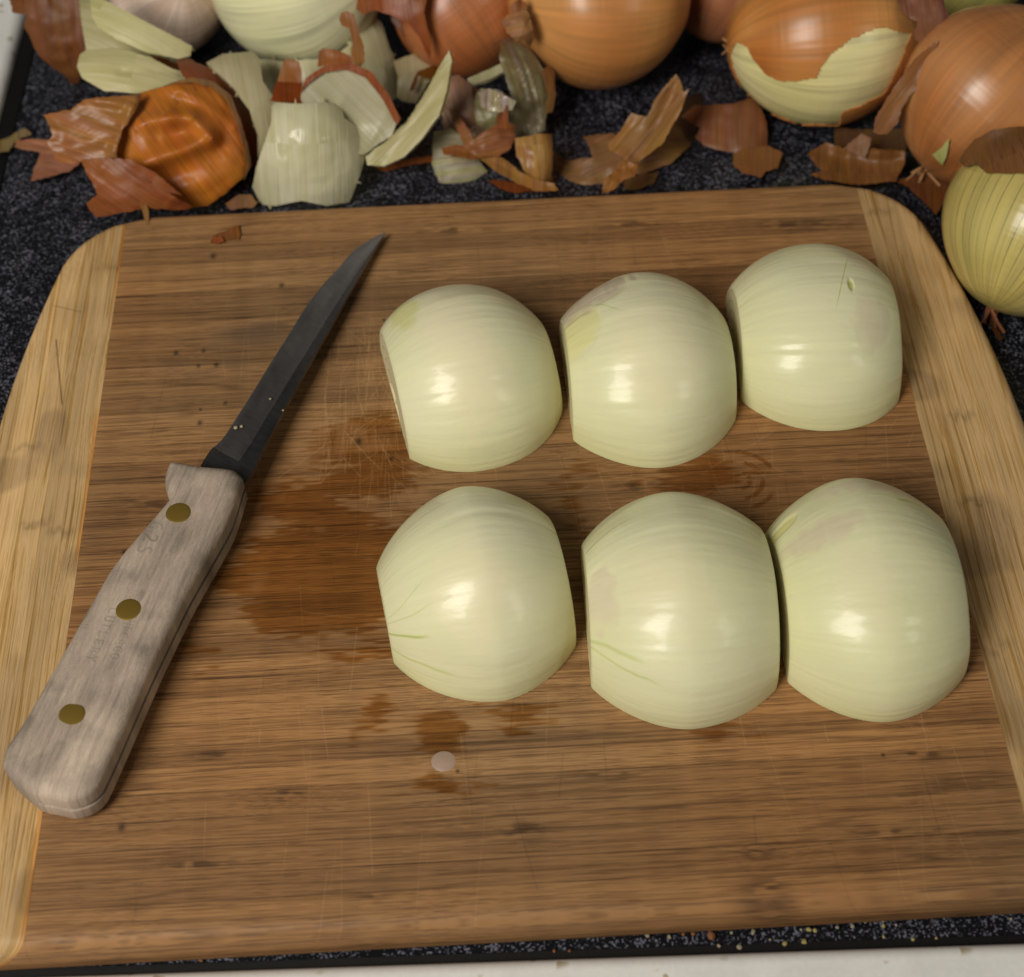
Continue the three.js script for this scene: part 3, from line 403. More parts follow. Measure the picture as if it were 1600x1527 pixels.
/* ---------- onion skin and layer materials ---------- */
const skinTex = tex(512, 512, (i, j, o) => {      // fibres run along u
  const u = i / 512, v = j / 512, w = (x, y, fx, fy) => { const a = n2(x * fx, y * fy), b = n2((x - 1) * fx + 900, y * fy), t = sm(.8, 1, x); return lerp(a, b, t); };
  const s = .3 * w(u, v, 3, 26) + .3 * w(u, v + 2, 5, 60) + .2 * w(u, v, 9, 120) + .2 * w(u, v + 5, 4, 5), l = .8 + .3 * s - .1 * sm(.72, .82, w(u, v + 9, 2, 70));
  o[0] = 235 * l; o[1] = 232 * l * (.94 + .1 * w(u, v + 3, 3, 9)); o[2] = 228 * l * (.86 + .22 * w(u, v + 6, 3, 12));
}, true, true);
const skinBump = tex(512, 512, (i, j, o) => { const u = i / 512, v = j / 512; o[0] = o[1] = o[2] = 255 * (.5 * n2(u * 3, v * 60) + .3 * n2(u * 8, v * 110) + .2 * n2(u * 30, v * 40)); }, false, true);
const skin = (hex, o = {}) => phys({ color: hex, map: skinTex, bumpMap: skinBump, bumpScale: .00014, roughness: .4, specularIntensity: .6, transmission: .32, thickness: 0, ...o });
const leafTex = tex(512, 512, (i, j, o) => { const u = i / 512, v = j / 512, s = .4 * n2(u * 2, v * 22) + .3 * n2(u * 4, v * 60) + .3 * n2(u * 3, v * 5), l = .86 + .2 * s; o[0] = 240 * l; o[1] = 240 * l; o[2] = 232 * l * (.9 + .2 * s); }, true, true);
const layer = (hex, o = {}) => phys({ color: hex, map: leafTex, bumpMap: skinBump, bumpScale: .0002, roughness: .36, specularIntensity: .6, transmission: .12, thickness: 0, ...o });
const film = (hex, o = {}) => phys({ color: hex, map: skinTex, bumpMap: skinBump, bumpScale: .0005, roughness: .5, specularIntensity: 1, transmission: .62, thickness: 0, ...o });

/* ---------- whole onions behind the board ---------- */
const skinColor = (o) => tex(1024, 512, (i, j, out) => {   // x around, y along the axis from root to neck
  const u = i / 1024, v = j / 512, per = (fx, fy, sft) => { const a = n2(u * fx + sft, v * fy), b = n2((u - 1) * fx + sft, v * fy), t = sm(.9, 1, u); return lerp(a, b, t); };
  const f1 = per(70, 3, o.s), f2 = per(190, 5, o.s + 9), f3 = per(16, 2.5, o.s + 40), b = per(5, 4, o.s + 70);
  const k0 = o.soft ?? .34, t = clamp(.5 + k0 * (.7 * (f3 - .5) + .55 * (f1 - .5) + .3 * (f2 - .5)) + .75 * (b - .5) + .7 * (n2(v * 6 + o.s, Math.sin(u * 6.283) * 2 + 9) - .5) + (o.grad ?? 0) * (v - .5));
  const f4 = per(40, 1.2, o.s + 120); let l = 1 + .13 * (f2 - .5) + .1 * (f1 - .5) - .06 * sm(.62, .85, f4) + .03 * sm(.4, .2, f4);
  if (o.lines) { const q = u * o.lines + (n2(u * 90, 3) - .5) * .25 + Math.sin(v * 5) * .12, d = Math.abs(q - Math.round(q)) * 2; l *= 1 - .55 * sm(.09, .02, d) * sm(.03, .12, v) * sm(.9, .6, v) * (.4 + .6 * n2(Math.round(q) * 3.7, v * 3)); }
  for (let k = 0; k < 3; k++) out[k] = lerp(o.a[k], o.b[k], t) * l;
}, true);
function bulb(b, axis, o) {                      // grid of revolution: root at t = -1, neck at t = +1
  const ax = axis.clone().normalize(), e1 = V(0, 1, 0).addScaledVector(ax, -ax.y); if (e1.lengthSq() < .01) e1.set(0, 0, 1).addScaledVector(ax, -ax.z); e1.normalize(); const e2 = ax.clone().cross(e1);
  const NT = o.nt ?? 110, NA = o.na ?? 150, L = b.r * (o.len ?? 1), pos = [], uv = [], idx = [], s = o.s ?? 0;
  for (let i = 0; i <= NT; i++) for (let j = 0; j <= NA; j++) {
    const t = -Math.cos(Math.PI * i / NT), a = 2 * Math.PI * j / NA, q = Math.sqrt(Math.max(0, 1 - t * t));
    const neck = t > 0 ? 1 + (o.neck ?? .1) * sm(.6, 1, t) : 1 + .03 * sm(.75, 1, -t), ca = Math.cos(a), sa = Math.sin(a);
    const w = 1 + (n3(ca * 1.3 + s + 5, sa * 1.3 + 5, t * 1.2 + 5) - .5) * .07 + q * (n2((j % NA) * .5 + s, t * .8 + 9) - .5) * (o.rib ?? .006);
    const r = b.r * Math.pow(q, t > .3 ? lerp(1, 1.25, sm(.3, 1, t)) : 1) * w * (o.fat ?? 1) + (o.lift ?? 0);
    const p = b.c.clone().addScaledVector(ax, t * L * neck + (o.lift ?? 0) * t).addScaledVector(e1, r * ca).addScaledVector(e2, r * sa);
    if (p.y < .2) p.y = .2; pos.push(p.x, p.y, p.z); uv.push(j / NA, i / NT);
  }
  for (let i = 0; i < NT; i++) for (let j = 0; j < NA; j++) { const a = i * (NA + 1) + j, c = a + NA + 1; idx.push(a, c, c + 1, a, c + 1, a + 1); }
  const g = new THREE.BufferGeometry(); g.setAttribute('position', new THREE.Float32BufferAttribute(pos, 3)); g.setAttribute('uv', new THREE.Float32BufferAttribute(uv, 2)); g.setIndex(idx); g.computeVertexNormals();
  // keep the seam smooth
  const n = g.attributes.normal; for (let i = 0; i <= NT; i++) { const a = i * (NA + 1), c = a + NA; const m = V(n.getX(a) + n.getX(c), n.getY(a) + n.getY(c), n.getZ(a) + n.getZ(c)).normalize(); n.setXYZ(a, m.x, m.y, m.z); n.setXYZ(c, m.x, m.y, m.z); }
  { const c = b.c, k = Math.floor((NT / 2) * (NA + 1)), out = V(pos[k * 3] - c.x, pos[k * 3 + 1] - c.y, pos[k * 3 + 2] - c.z); if (out.dot(V(n.getX(k), n.getY(k), n.getZ(k))) < 0) { const ix = g.index.array; for (let i = 0; i < ix.length; i += 3) { const q = ix[i + 1]; ix[i + 1] = ix[i + 2]; ix[i + 2] = q; } for (let i = 0; i < n.array.length; i++) n.array[i] *= -1; } }
  return { g, tip: b.c.clone().addScaledVector(ax, L * (1 + (o.neck ?? .1))), root: b.c.clone().addScaledVector(ax, -L * 1.03), ax };
}
const peelMat = (o) => phys({ map: skinColor(o), bumpMap: skinBump, bumpScale: .00018, roughness: (o.rough ?? .4), specularIntensity: .7, clearcoat: .5, clearcoatRoughness: .28 });
function rootTuft(at0, dir, n, len, mat, parent, name = 'root_fibre', spread = .9) {
  const gs = []; for (let k = 0; k < n; k++) {
    const d = dir.clone().normalize().multiplyScalar(.8).add(V(rr(-1, 1), rr(-1, 1), rr(-1, 1)).multiplyScalar(spread)).normalize(), e = V(rr(-1, 1), rr(-1, .6), rr(-1, 1)).multiplyScalar(len * .35), st = at0.clone().add(V(rr(-1, 1), rr(-1, 1), rr(-1, 1)).multiplyScalar(1.6));
    const l = len * rr(.5, 1.1), c = new THREE.CatmullRomCurve3([st, st.clone().addScaledVector(d, l * .5).addScaledVector(e, .3), st.clone().addScaledVector(d, l).add(e)]);
    for (const p of c.points) p.y = Math.max(p.y, .6); gs.push(new THREE.TubeGeometry(c, 8, rr(.35, .8), 5));
  }
  return mk(name, mergeGeometries(gs), mat, parent);
}
const rootMat = phys({ color: 0xb98a5c, roughness: .8, map: skinTex });
const group = 'whole onions behind the board';
{ // golden brown onion in the middle
  const b = ball(936, -2, 139), o = thing('whole_onion', 'golden brown unpeeled onion with its dry neck pointing left, middle of the back', 'onion', V(b.c.x, 0, b.c.z), group);
  const r = bulb(b, V(-1, .1, .12), { len: 1.0, s: 3, neck: .05 }); mk('skin', r.g, peelMat({ a: [214, 156, 92], b: [176, 112, 58], s: 5, grad: .15 }), o);
  const nk = [[783, 32], [800, 20], [808, 2], [826, 20], [834, 55], [828, 74], [818, 62], [806, 66], [792, 52]]; 
  mk('neck_paper', sheet(nk, onBall(ballAt(812, 42, 34, r.tip.y + 3)), { th: .3, wrinkle: 1.6, wfreq: .3, ridge: 1.4, step: 3, tear: 2.2, fibreDir: [1, -.2] }), skin(0xc99468, { roughness: .6 }), o);
  mk('neck_paper', sheet([[797, 10], [812, -4], [822, 4], [816, 40], [803, 44]], onBall(ballAt(810, 22, 30, r.tip.y + 6)), { th: .3, wrinkle: 1.2, wfreq: .3, ridge: 1.2, step: 3, tear: 2 }), skin(0xb9764a, { roughness: .6 }), o);
}
{ // torn reddish onion behind the peelings
  const b = ball(716, 12, 104), o = thing('whole_onion', 'reddish brown onion with a torn skin flap, behind the pile of peelings', 'onion', V(b.c.x, 0, b.c.z), group);
  const r = bulb(b, V(-.5, .75, -.3), { len: 1.05, s: 11, neck: .1 }); mk('skin', r.g, peelMat({ a: [194, 122, 74], b: [154, 84, 42], s: 31, rough: .45 }), o);
  const S = onBall(ballAt(650, 20, 98, b.c.y + 4), [1, 1, 1], false);
  mk('skin_flap', sheet([[553, 12], [566, -14], [668, -14], [662, 20], [672, 60], [672, 94], [655, 58], [640, 38], [612, 24], [585, 16], [566, 22]], S, { wrinkle: .7, fibreDir: [.3, 1], step: 4 }), skin(0xb9683a), o);
  mk('skin_flap', sheet([[606, 8], [614, 8], [640, 26], [654, 48], [666, 84], [650, 76], [628, 52], [612, 34]], onBall(ballAt(640, 30, 80, b.c.y - 8)), { wrinkle: .6, fibreDir: [.4, 1], step: 4 }), skin(0x8a4413), o, 'darker inside of the torn skin');
}
{ // small onion behind
  const b = ball(1130, -22, 84), o = thing('whole_onion', 'pinkish brown onion mostly out of frame, between the two golden onions at the back', 'onion', V(b.c.x, 0, b.c.z), group);
  mk('skin', bulb(b, V(.3, .6, -.4), { s: 21 }).g, peelMat({ a: [196, 132, 92], b: [160, 98, 62], s: 55, rough: .5 }), o);
}
{ // half peeled onion
  const b = ball(1290, 58, 136), o = thing('whole_onion', 'golden onion with half of its brown skin torn off, showing pale green flesh', 'onion', V(b.c.x, 0, b.c.z), group);
  const ax = V(1, .06, -.02), op = { len: 1.09, fat: .97, s: 33, neck: .06, na: 260, nt: 190 };
  const body = bulb(b, ax, op); mk('flesh', body.g, phys({ map: skinColor({ a: [232, 222, 166], b: [214, 206, 134], s: 77 }), bumpMap: skinBump, bumpScale: .0001, roughness: .3, clearcoat: .2, clearcoatRoughness: .2 }), o);
  const full = bulb(b, ax, { ...op, lift: .55 }), hole = torn([[1150, 66], [1168, 74], [1176, 92], [1192, 112], [1215, 126], [1245, 128], [1276, 122], [1284, 104], [1302, 82], [1330, 60], [1375, 42], [1424, 52], [1408, 96], [1392, 130], [1378, 150], [1345, 166], [1316, 176], [1312, 196], [1250, 196], [1190, 172], [1158, 138], [1146, 110], [1140, 90]], 8, 1.3);
  const p = full.g.attributes.position, keep = [], ix = full.g.index.array, out = new Map(), np = [], nu = [], id = (i) => { if (!out.has(i)) { out.set(i, np.length / 3); np.push(p.getX(i), p.getY(i), p.getZ(i)); nu.push(full.g.attributes.uv.getX(i), full.g.attributes.uv.getY(i)); } return out.get(i); };
  for (let i = 0; i < ix.length; i += 3) { const c = V(0, 0, 0); for (let k = 0; k < 3; k++) c.add(V(p.getX(ix[i + k]), p.getY(ix[i + k]), p.getZ(ix[i + k]))); c.divideScalar(3); const near = c.clone().sub(b.c).dot(EYE.clone().sub(b.c)) > -b.r * 100; const q = project(c); if (near && inside(q[0], q[1], hole)) continue; keep.push(id(ix[i]), id(ix[i + 1]), id(ix[i + 2])); }
  const g = new THREE.BufferGeometry(); g.setAttribute('position', new THREE.Float32BufferAttribute(np, 3)); g.setIndex(keep); g.computeVertexNormals();
  mk('skin', thicken(g, nu, .4), peelMat({ a: [212, 152, 86], b: [176, 106, 48], s: 91 }), o);
  rootTuft(body.root.clone().add(V(2, 0, 0)), V(-1, -.3, .2), 10, 5, rootMat, o);
  mk('skin_strip', sheet([[1364, 206], [1368, 184], [1388, 150], [1416, 112], [1436, 86], [1466, 62], [1462, 92], [1446, 108], [1448, 128], [1424, 148], [1410, 168], [1404, 190], [1386, 210], [1372, 210]], onPlane(1410, 130, 50, -.15, .62, .77), { wrinkle: 1, ridge: .5, fibreDir: [-.6, .8], curl: 3 }), skin(0xb0764a), o);
  mk('skin_strip', sheet([[1398, -12], [1470, -12], [1482, 26], [1478, 58], [1462, 76], [1440, 74], [1428, 56], [1434, 34], [1408, 18]], onBall(ballAt(1445, 30, 60, body.tip.y + 14)), { wrinkle: 1.2, ridge: .8, fibreDir: [.2, 1], curl: 2 }), skin(0xa8705a), o);
}
{ // brown onion at the right
  const b = ball(1548, 152, 140), o = thing('whole_onion', 'large brown onion with its root end towards the board, right edge of the picture', 'onion', V(b.c.x, 0, b.c.z), group);
  const root = at(1452, 258, 12), ax = b.c.clone().sub(root), r = bulb(b, ax, { len: 1, s: 43, neck: .08 });
  mk('skin', r.g, peelMat({ a: [204, 144, 92], b: [164, 102, 54], s: 13, rough: .33 }), o);
  rootTuft(r.root, ax.clone().negate(), 14, 8, rootMat, o);
  mk('flesh_patch', sheet([[1484, 216], [1479, 246], [1472, 258], [1456, 242], [1470, 232]], onBall(b, [1, 1, 1], false, 1.2), { tear: .5, wrinkle: .1, step: 3 }), layer(0xcfcf88), o);
}
{ // yellow green onion
  const b = ball(1622, 346, 146), o = thing('whole_onion', 'yellow green onion with dark lines and brown cap, at the right of the board', 'onion', V(b.c.x, 0, b.c.z), group);
  const root = at(1556, 470, 16), ax = b.c.clone().sub(root), r = bulb(b, ax, { len: 1, s: 51, neck: .08 });
  mk('flesh', r.g, peelMat({ a: [206, 192, 120], b: [180, 162, 88], s: 23, grad: .3, lines: 44, rough: .28, soft: .45 }), o);
  mk('skin_cap', sheet([[1484, 280], [1500, 246], [1522, 218], [1552, 202], [1600, 198], [1680, 205], [1690, 262], [1640, 270], [1590, 270], [1540, 270], [1526, 256], [1506, 260], [1498, 252]], onBall(b, [1, 1, 1], false, 1.4), { tear: 1.2, wrinkle: .25, fibreDir: [.3, 1] }), skin(0x8d6038, { transmission: .08 }), o);
  rootTuft(at(1552, 476, 10), V(-.4, -.6, .7), 16, 9, phys({ color: 0x7d4a2c, roughness: .8 }), o);
}
{ // olive onion
  const b = ball(1510, -62, 100), o = thing('whole_onion', 'olive green onion mostly out of frame at the top right', 'onion', V(b.c.x, 0, b.c.z), group);
  mk('flesh', bulb(b, V(.4, .5, -.3), { s: 61 }).g, peelMat({ a: [196, 186, 110], b: [160, 146, 70], s: 37 }), o);
}
{ // peeled onions at the top left
  const b = ball(466, -34, 138), o = thing('whole_onion', 'peeled pale green onion behind the pile of peelings, shiny on its left side', 'onion', V(b.c.x, 0, b.c.z), group);
  mk('flesh', bulb(b, V(.9, .25, .3), { s: 71, neck: .03 }).g, phys({ map: skinColor({ a: [238, 234, 196], b: [224, 221, 174], s: 83 }), bumpMap: skinBump, bumpScale: .0001, roughness: .28, clearcoat: .25, clearcoatRoughness: .2 }), o);
  const c = ball(262, -6, 92), q = thing('whole_onion', 'pinkish white peeled onion at the top left, behind the white layers', 'onion', V(c.c.x, 0, c.c.z), group);
  mk('flesh', bulb(c, V(.3, .5, .5), { s: 81 }).g, phys({ map: skinColor({ a: [226, 206, 190], b: [196, 166, 146], s: 87 }), bumpMap: skinBump, bumpScale: .0003, roughness: .45 }), q);
}

/* ---------- peelings ---------- */
const peel = (name, label, category, polys, grp) => {
  const first = polys[0], c = first.P.reduce((a, p) => [a[0] + p[0] / first.P.length, a[1] + p[1] / first.P.length], [0, 0]), b = at(c[0], c[1], 0);
  const o = thing(name, label, category, V(b.x, first.y ?? 0, b.z), grp);
  for (const q of polys) { const g = sheet(q.P, q.S, q.o); const p = g.attributes.position; const lo = q.min ?? .3; for (let i = 0; i < p.count; i++) if (p.getY(i) < lo) p.setY(i, lo + .02 * (p.getY(i) - lo)); mk(q.n, g, q.m, o, q.l); }
  return o;
};
const SK = 'onion skin', LY = 'onion layer', GS = 'loose onion skins behind the board', GL = 'loose onion layers behind the board';
// the big orange skin
peel('onion_skin', 'large crumpled bright orange onion skin curled like a cup, at the left behind the board', SK, [
  { n: 'bowl_sheet', P: [[176, 160], [200, 150], [262, 134], [300, 124], [332, 130], [358, 152], [372, 190], [382, 222], [389, 258], [378, 280], [352, 303], [325, 322], [290, 328], [230, 306], [186, 276], [172, 220]], S: onBall(ballAt(280, 232, 128, 10), [1.1, 1, 1]), m: skin(0xdf8836, { roughness: .36, transmission: .18 }), o: { wrinkle: 2, ridge: .35, wfreq: .05, fibreDir: [.6, .8], step: 3, curl: 1.5, folds: [[224, 258, 330, 216, 7, 3.4], [330, 216, 300, 188, 5, 3], [204, 196, 300, 182, 4, 3.5], [236, 284, 318, 252, -5, 6], [262, 158, 352, 176, -4, 5], [280, 142, 366, 196, 3, 2.6], [340, 250, 352, 196, -3, 5], [250, 214, 306, 204, -6, 5]] } },
  { n: 'fan_sheet', P: [[68, 179], [110, 172], [133, 155], [150, 152], [200, 149], [222, 146], [210, 176], [190, 206], [182, 240], [186, 268], [160, 262], [130, 253], [108, 256], [88, 252], [80, 235], [72, 222], [82, 212]], S: onBall(ballAt(190, 220, 135, 14), [1.25, 1, 1]), m: skin(0xc6884f, { roughness: .34 }), o: { wrinkle: 1.4, ridge: .6, wfreq: .06, fibreDir: [1, .35], step: 3, curl: 2, folds: [[214, 152, 176, 238, 4, 2.2], [150, 158, 200, 166, 2, 2], [96, 236, 170, 214, 2, 3]] } },
  { n: 'highlight_rim', P: [[262, 131], [300, 121], [333, 127], [361, 149], [376, 188], [386, 222], [393, 258], [381, 281], [386, 258], [379, 225], [370, 195], [355, 157], [331, 135], [300, 128]], S: onBall(ballAt(280, 232, 128, 12.5), [1.1, 1, 1]), m: skin(0xcf9a66), o: { wrinkle: 1, step: 3, tear: .8 }, l: 'paler rim strip of the cup with the edge highlight put into its colour' },  // pale strip added along the rim: edge highlight painted as skin colour
  { n: 'outer_sheet', P: [[268, 75], [292, 90], [330, 106], [365, 140], [392, 180], [405, 225], [402, 265], [392, 283], [372, 294], [350, 290], [330, 200], [300, 130], [285, 118]], S: onBall(ballAt(290, 212, 118, 8)), m: skin(0xb56a44, { roughness: .5 }), o: { wrinkle: .6, fibreDir: [.4, 1], step: 4 }, l: 'dull pinkish brown outside of the cup' },
  { n: 'lower_flap', P: [[126, 250], [165, 246], [205, 250], [240, 268], [286, 306], [262, 300], [300, 322], [290, 328], [240, 326], [200, 331], [150, 340], [134, 318], [152, 304], [140, 280]], S: onBall(ballAt(230, 256, 128, 13), [1.1, 1, 1]), m: skin(0xb66a3c, { roughness: .42 }), o: { wrinkle: 1, ridge: .8, fibreDir: [.8, .5], step: 4, folds: [[160, 262, 280, 310, 2.5, 2]] } },
  { n: 'torn_end', P: [[26, 218], [75, 218], [85, 235], [95, 250], [125, 254], [108, 268], [48, 283], [58, 252], [62, 238], [22, 230]], S: onPlane(80, 250, 6, -.15, 1, .1), m: skin(0xc98a6a, { roughness: .4 }), o: { wrinkle: 1.4, ridge: .6, fibreDir: [1, .2], step: 3, curl: 2 } },
  { n: 'curled_sliver', P: [[203, 270], [212, 276], [224, 304], [232, 330], [233, 356], [229, 354], [222, 330], [212, 298]], S: onPlane(220, 320, 21, 0, 1, .25), m: skin(0xb88850, { roughness: .4 }), o: { wrinkle: .3, tear: .3, step: 3 } },
], GS);
peel('onion_skin', 'pale dry onion skin scrap by the white side frame', SK, [{ n: 'scrap', P: [[-6, 222], [14, 214], [38, 200], [50, 209], [24, 220], [14, 236], [-6, 238]], S: onPlane(20, 220, 3, 0, 1, 0), m: skin(0xb59a6c), o: { wrinkle: 1, ridge: .5, step: 3 } }], GS);
peel('onion_skin', 'dark brown curved onion skin at the top left corner beside the white frame', SK, [
  { n: 'sheet', P: [[12, -14], [130, -14], [128, 40], [132, 75], [140, 82], [124, 125], [122, 138], [136, 158], [124, 152], [100, 118], [85, 108], [60, 86], [46, 56], [38, 44], [40, 22], [20, 20]], S: onBall(ballAt(125, 20, 120, 16)), m: skin(0x9c6236, { roughness: .5 }), o: { wrinkle: 1.6, ridge: .7, fibreDir: [.3, 1], step: 4, curl: 2, folds: [[100, 70, 118, 140, 2, 3], [60, 0, 90, 90, 1.6, 4]] } }], GS);
// fleshy layers, top left
const LO = { curl: 0, th: 2.4, tear: .5, wrinkle: .5, step: 4, ru: 60, rv: 40 };
peel('onion_layer', 'pale yellow onion layer lying slantwise at the top left, above another layer', LY, [{ n: 'layer', P: [[140, -14], [168, 2], [235, 38], [300, 72], [297, 88], [278, 92], [230, 82], [182, 62], [152, 42], [143, 24]], S: onBall(ballAt(210, 70, 110, 30), [1.3, .9, 1]), m: layer(0xe4dca8), o: { ...LO, fibreDir: [1, .5] } }], GL);
peel('onion_layer', 'greenish onion layer wedged between two paler layers at the top left', LY, [{ n: 'layer', P: [[122, -14], [140, -4], [152, 34], [182, 56], [232, 80], [276, 94], [290, 106], [286, 116], [240, 104], [180, 88], [134, 78], [128, 40]], S: onBall(ballAt(200, 90, 120, 12), [1.2, .9, 1]), m: layer(0xd0c698), o: { ...LO, fibreDir: [1, .5] } }, { n: 'skin_lining', P: [[232, 84], [260, 92], [286, 102], [288, 112], [270, 112], [248, 98]], S: onBall(ballAt(200, 90, 120, 15), [1.2, .9, 1]), m: skin(0x9a5a1e), o: { step: 3, wrinkle: .2 } }], GL);
peel('onion_layer', 'cream onion layer resting on the large orange skin at the left', LY, [{ n: 'layer', P: [[120, 104], [124, 86], [134, 78], [182, 74], [236, 90], [270, 108], [290, 112], [292, 122], [264, 132], [214, 146], [162, 142], [128, 122]], S: onBall(ballAt(205, 150, 100, 22), [1.3, .9, 1]), m: layer(0xe3d8a6), o: { ...LO, fibreDir: [1, .2], folds: [[190, 112, 285, 116, -2, 2]] } }], GL);
peel('onion_layer', 'pale grey onion layer standing between the orange skin and the white layer', LY, [{ n: 'layer', P: [[322, 98], [348, 84], [394, 80], [406, 92], [410, 126], [432, 162], [440, 210], [420, 232], [404, 250], [404, 212], [390, 172], [362, 134], [336, 110]], S: onBall(ballAt(380, 190, 110, 10)), m: layer(0xcdc09a), o: { ...LO, fibreDir: [.2, 1] } }], GL);
peel('onion_layer', 'broad pale green onion layer leaning behind the sliced piece', LY, [{ n: 'layer', P: [[404, 92], [440, 96], [520, 90], [552, 64], [560, 14], [576, 12], [596, 36], [608, 72], [624, 112], [621, 152], [612, 158], [584, 150], [520, 150], [470, 175], [430, 180], [412, 130]], S: onBall(ballAt(500, 130, 140, -8), [1.1, 1, 1]), m: layer(0xded6b0), o: { ...LO, fibreDir: [.3, 1], wrinkle: 1 } }], GL);
peel('onion_layer', 'cream onion layer scrap under the torn reddish onion', LY, [{ n: 'layer', P: [[614, 96], [634, 88], [656, 82], [678, 94], [690, 110], [668, 130], [650, 162], [634, 160], [620, 152], [622, 118]], S: onBall(ballAt(640, 140, 70, 0)), m: layer(0xdccba4), o: { ...LO, th: 1.6 } }, { n: 'torn_skin', P: [[640, 142], [646, 124], [652, 112], [672, 104], [698, 98], [696, 112], [680, 124], [664, 122], [654, 118], [648, 140]], S: onBall(ballAt(640, 140, 70, 3)), m: skin(0x96591c), o: { step: 3, wrinkle: .5, tear: 1 } }], GL);
peel('onion_layer', 'sliced onion end with greyish inner face and reddish skin edge', LY, [
  { n: 'layer', P: [[470, 152], [476, 128], [500, 110], [540, 104], [574, 116], [598, 150], [619, 192], [612, 212], [590, 226], [568, 242], [552, 240], [520, 200], [476, 176]], S: onPlane(545, 170, 36, .12, .62, .78), m: layer(0xcfc8ac, { roughness: .3 }), o: { ...LO, th: 2, folds: [[520, 170, 590, 215, -5, 9]], fibreDir: [.7, .7], wrinkle: .3 } },
  { n: 'skin_edge', P: [[468, 146], [478, 122], [508, 102], [548, 98], [580, 112], [606, 145], [626, 186], [620, 196], [598, 156], [572, 122], [540, 109], [504, 114], [480, 132]], S: onPlane(545, 170, 36.6, .12, .62, .78), m: skin(0xb3602c), o: { step: 3, wrinkle: .4, tear: .6, th: .6 } },
], GL);
peel('onion_layer', 'white fleshy onion layer standing at the back edge of the board left of centre', LY, [{ n: 'layer', P: [[424, 166], [430, 160], [470, 162], [516, 160], [534, 170], [538, 184], [560, 200], [563, 224], [573, 242], [562, 275], [546, 316], [510, 322], [470, 314], [430, 322], [408, 320], [394, 292], [400, 262], [412, 226], [424, 190]], S: onBall(ballAt(484, 262, 98, 6), [1, 1.35, .9]), m: layer(0xe8e2c0, { roughness: .24, clearcoat: .4, clearcoatRoughness: .15 }), o: { ...LO, fibreDir: [.05, 1], ridge: .14, wrinkle: .7, step: 3 } }], GL);
peel('onion_layer', 'slender pale green onion wedge pointing up right, beside the papery skins', LY, [{ n: 'layer', P: [[570, 240], [600, 224], [636, 192], [662, 152], [684, 108], [702, 78], [706, 94], [698, 142], [686, 180], [660, 216], [630, 246], [600, 260], [574, 258]], S: onPlane(640, 195, 30, -.25, .6, .76), m: layer(0xcdc290), o: { ...LO, fibreDir: [.7, -.75], folds: [[600, 250, 690, 130, -2.5, 4]] } }], GL);
peel('onion_layer', 'thin pale onion strip lying across the papery skins', LY, [{ n: 'layer', P: [[730, 123], [760, 110], [788, 96], [800, 92], [803, 98], [799, 106], [764, 124], [736, 134]], S: onPlane(765, 112, 26, -.05, .9, .35), m: layer(0xe0d8b0), o: { ...LO, th: 2, step: 3 } }], GL);
// brown strips
peel('onion_skin', 'short folded brown skin strip above the white layer at the left', SK, [{ n: 'strip', P: [[434, 128], [442, 96], [450, 91], [468, 97], [471, 112], [472, 134]], S: onPlane(452, 130, 36, 0, .8, .6), m: skin(0xbd7c40), o: { step: 3, wrinkle: .5 } }, { n: 'folded_strip', P: [[423, 158], [432, 128], [471, 130], [474, 162], [444, 160]], S: onPlane(452, 130, 37, 0, .9, .3), m: skin(0xa04e1c), o: { step: 3, wrinkle: .4 } }], GS);
peel('onion_skin', 'narrow curved brown skin strip lying on the peeled green onion', SK, [{ n: 'strip', P: [[530, 30], [533, 20], [542, 17], [553, 22], [560, 46], [569, 72], [570, 94], [564, 106], [548, 96], [550, 66], [545, 44], [534, 40]], S: onPlane(550, 60, 52, 0, .8, .6), m: skin(0xb37840), o: { step: 3, wrinkle: .6, fibreDir: [.2, 1] } }], GS);
peel('onion_skin', 'small orange brown skin piece above the sliced onion end', SK, [{ n: 'strip', P: [[496, 104], [498, 80], [506, 75], [528, 79], [546, 86], [552, 100], [520, 102]], S: onPlane(522, 92, 43, 0, .8, .6), m: skin(0xb9702c), o: { step: 3, wrinkle: .6 } }], GS);
// papery translucent skins
peel('onion_skin', 'large translucent greyish papery skin below the neck of the golden onion', SK, [
  { n: 'sheet', P: [[783, 56], [818, 62], [842, 96], [850, 112], [862, 160], [854, 178], [852, 204], [800, 222], [770, 222], [742, 190], [742, 150], [752, 138], [778, 140], [802, 156], [790, 122], [780, 92]], S: onBall(ballAt(790, 160, 95, 6)), m: film(0xb8ab86, { transmission: .5, roughness: .38 }), o: { wrinkle: 2.2, ridge: 1.6, wfreq: .1, fibreDir: [.3, 1], step: 3, curl: 2, folds: [[748, 160, 800, 156, 3, 2], [760, 190, 850, 150, 2, 3]] } },
  { n: 'edge_fold', P: [[846, 112], [858, 102], [866, 110], [869, 150], [862, 176], [852, 178], [856, 150]], S: onBall(ballAt(800, 160, 88, 8)), m: skin(0xb98a58), o: { step: 3, wrinkle: .6 }, l: 'browner folded edge' }], GS);
peel('onion_skin', 'pinkish translucent skin curl between the green wedge and the grey papery skin', SK, [{ n: 'sheet', P: [[698, 120], [716, 117], [736, 130], [744, 176], [760, 208], [742, 224], [722, 210], [704, 178], [693, 148]], S: onBall(ballAt(722, 170, 60, 8)), m: film(0xc79c7c, { transmission: .28 }), o: { wrinkle: 1.2, ridge: 1, wfreq: .1, fibreDir: [.3, 1], step: 3 } }], GS);
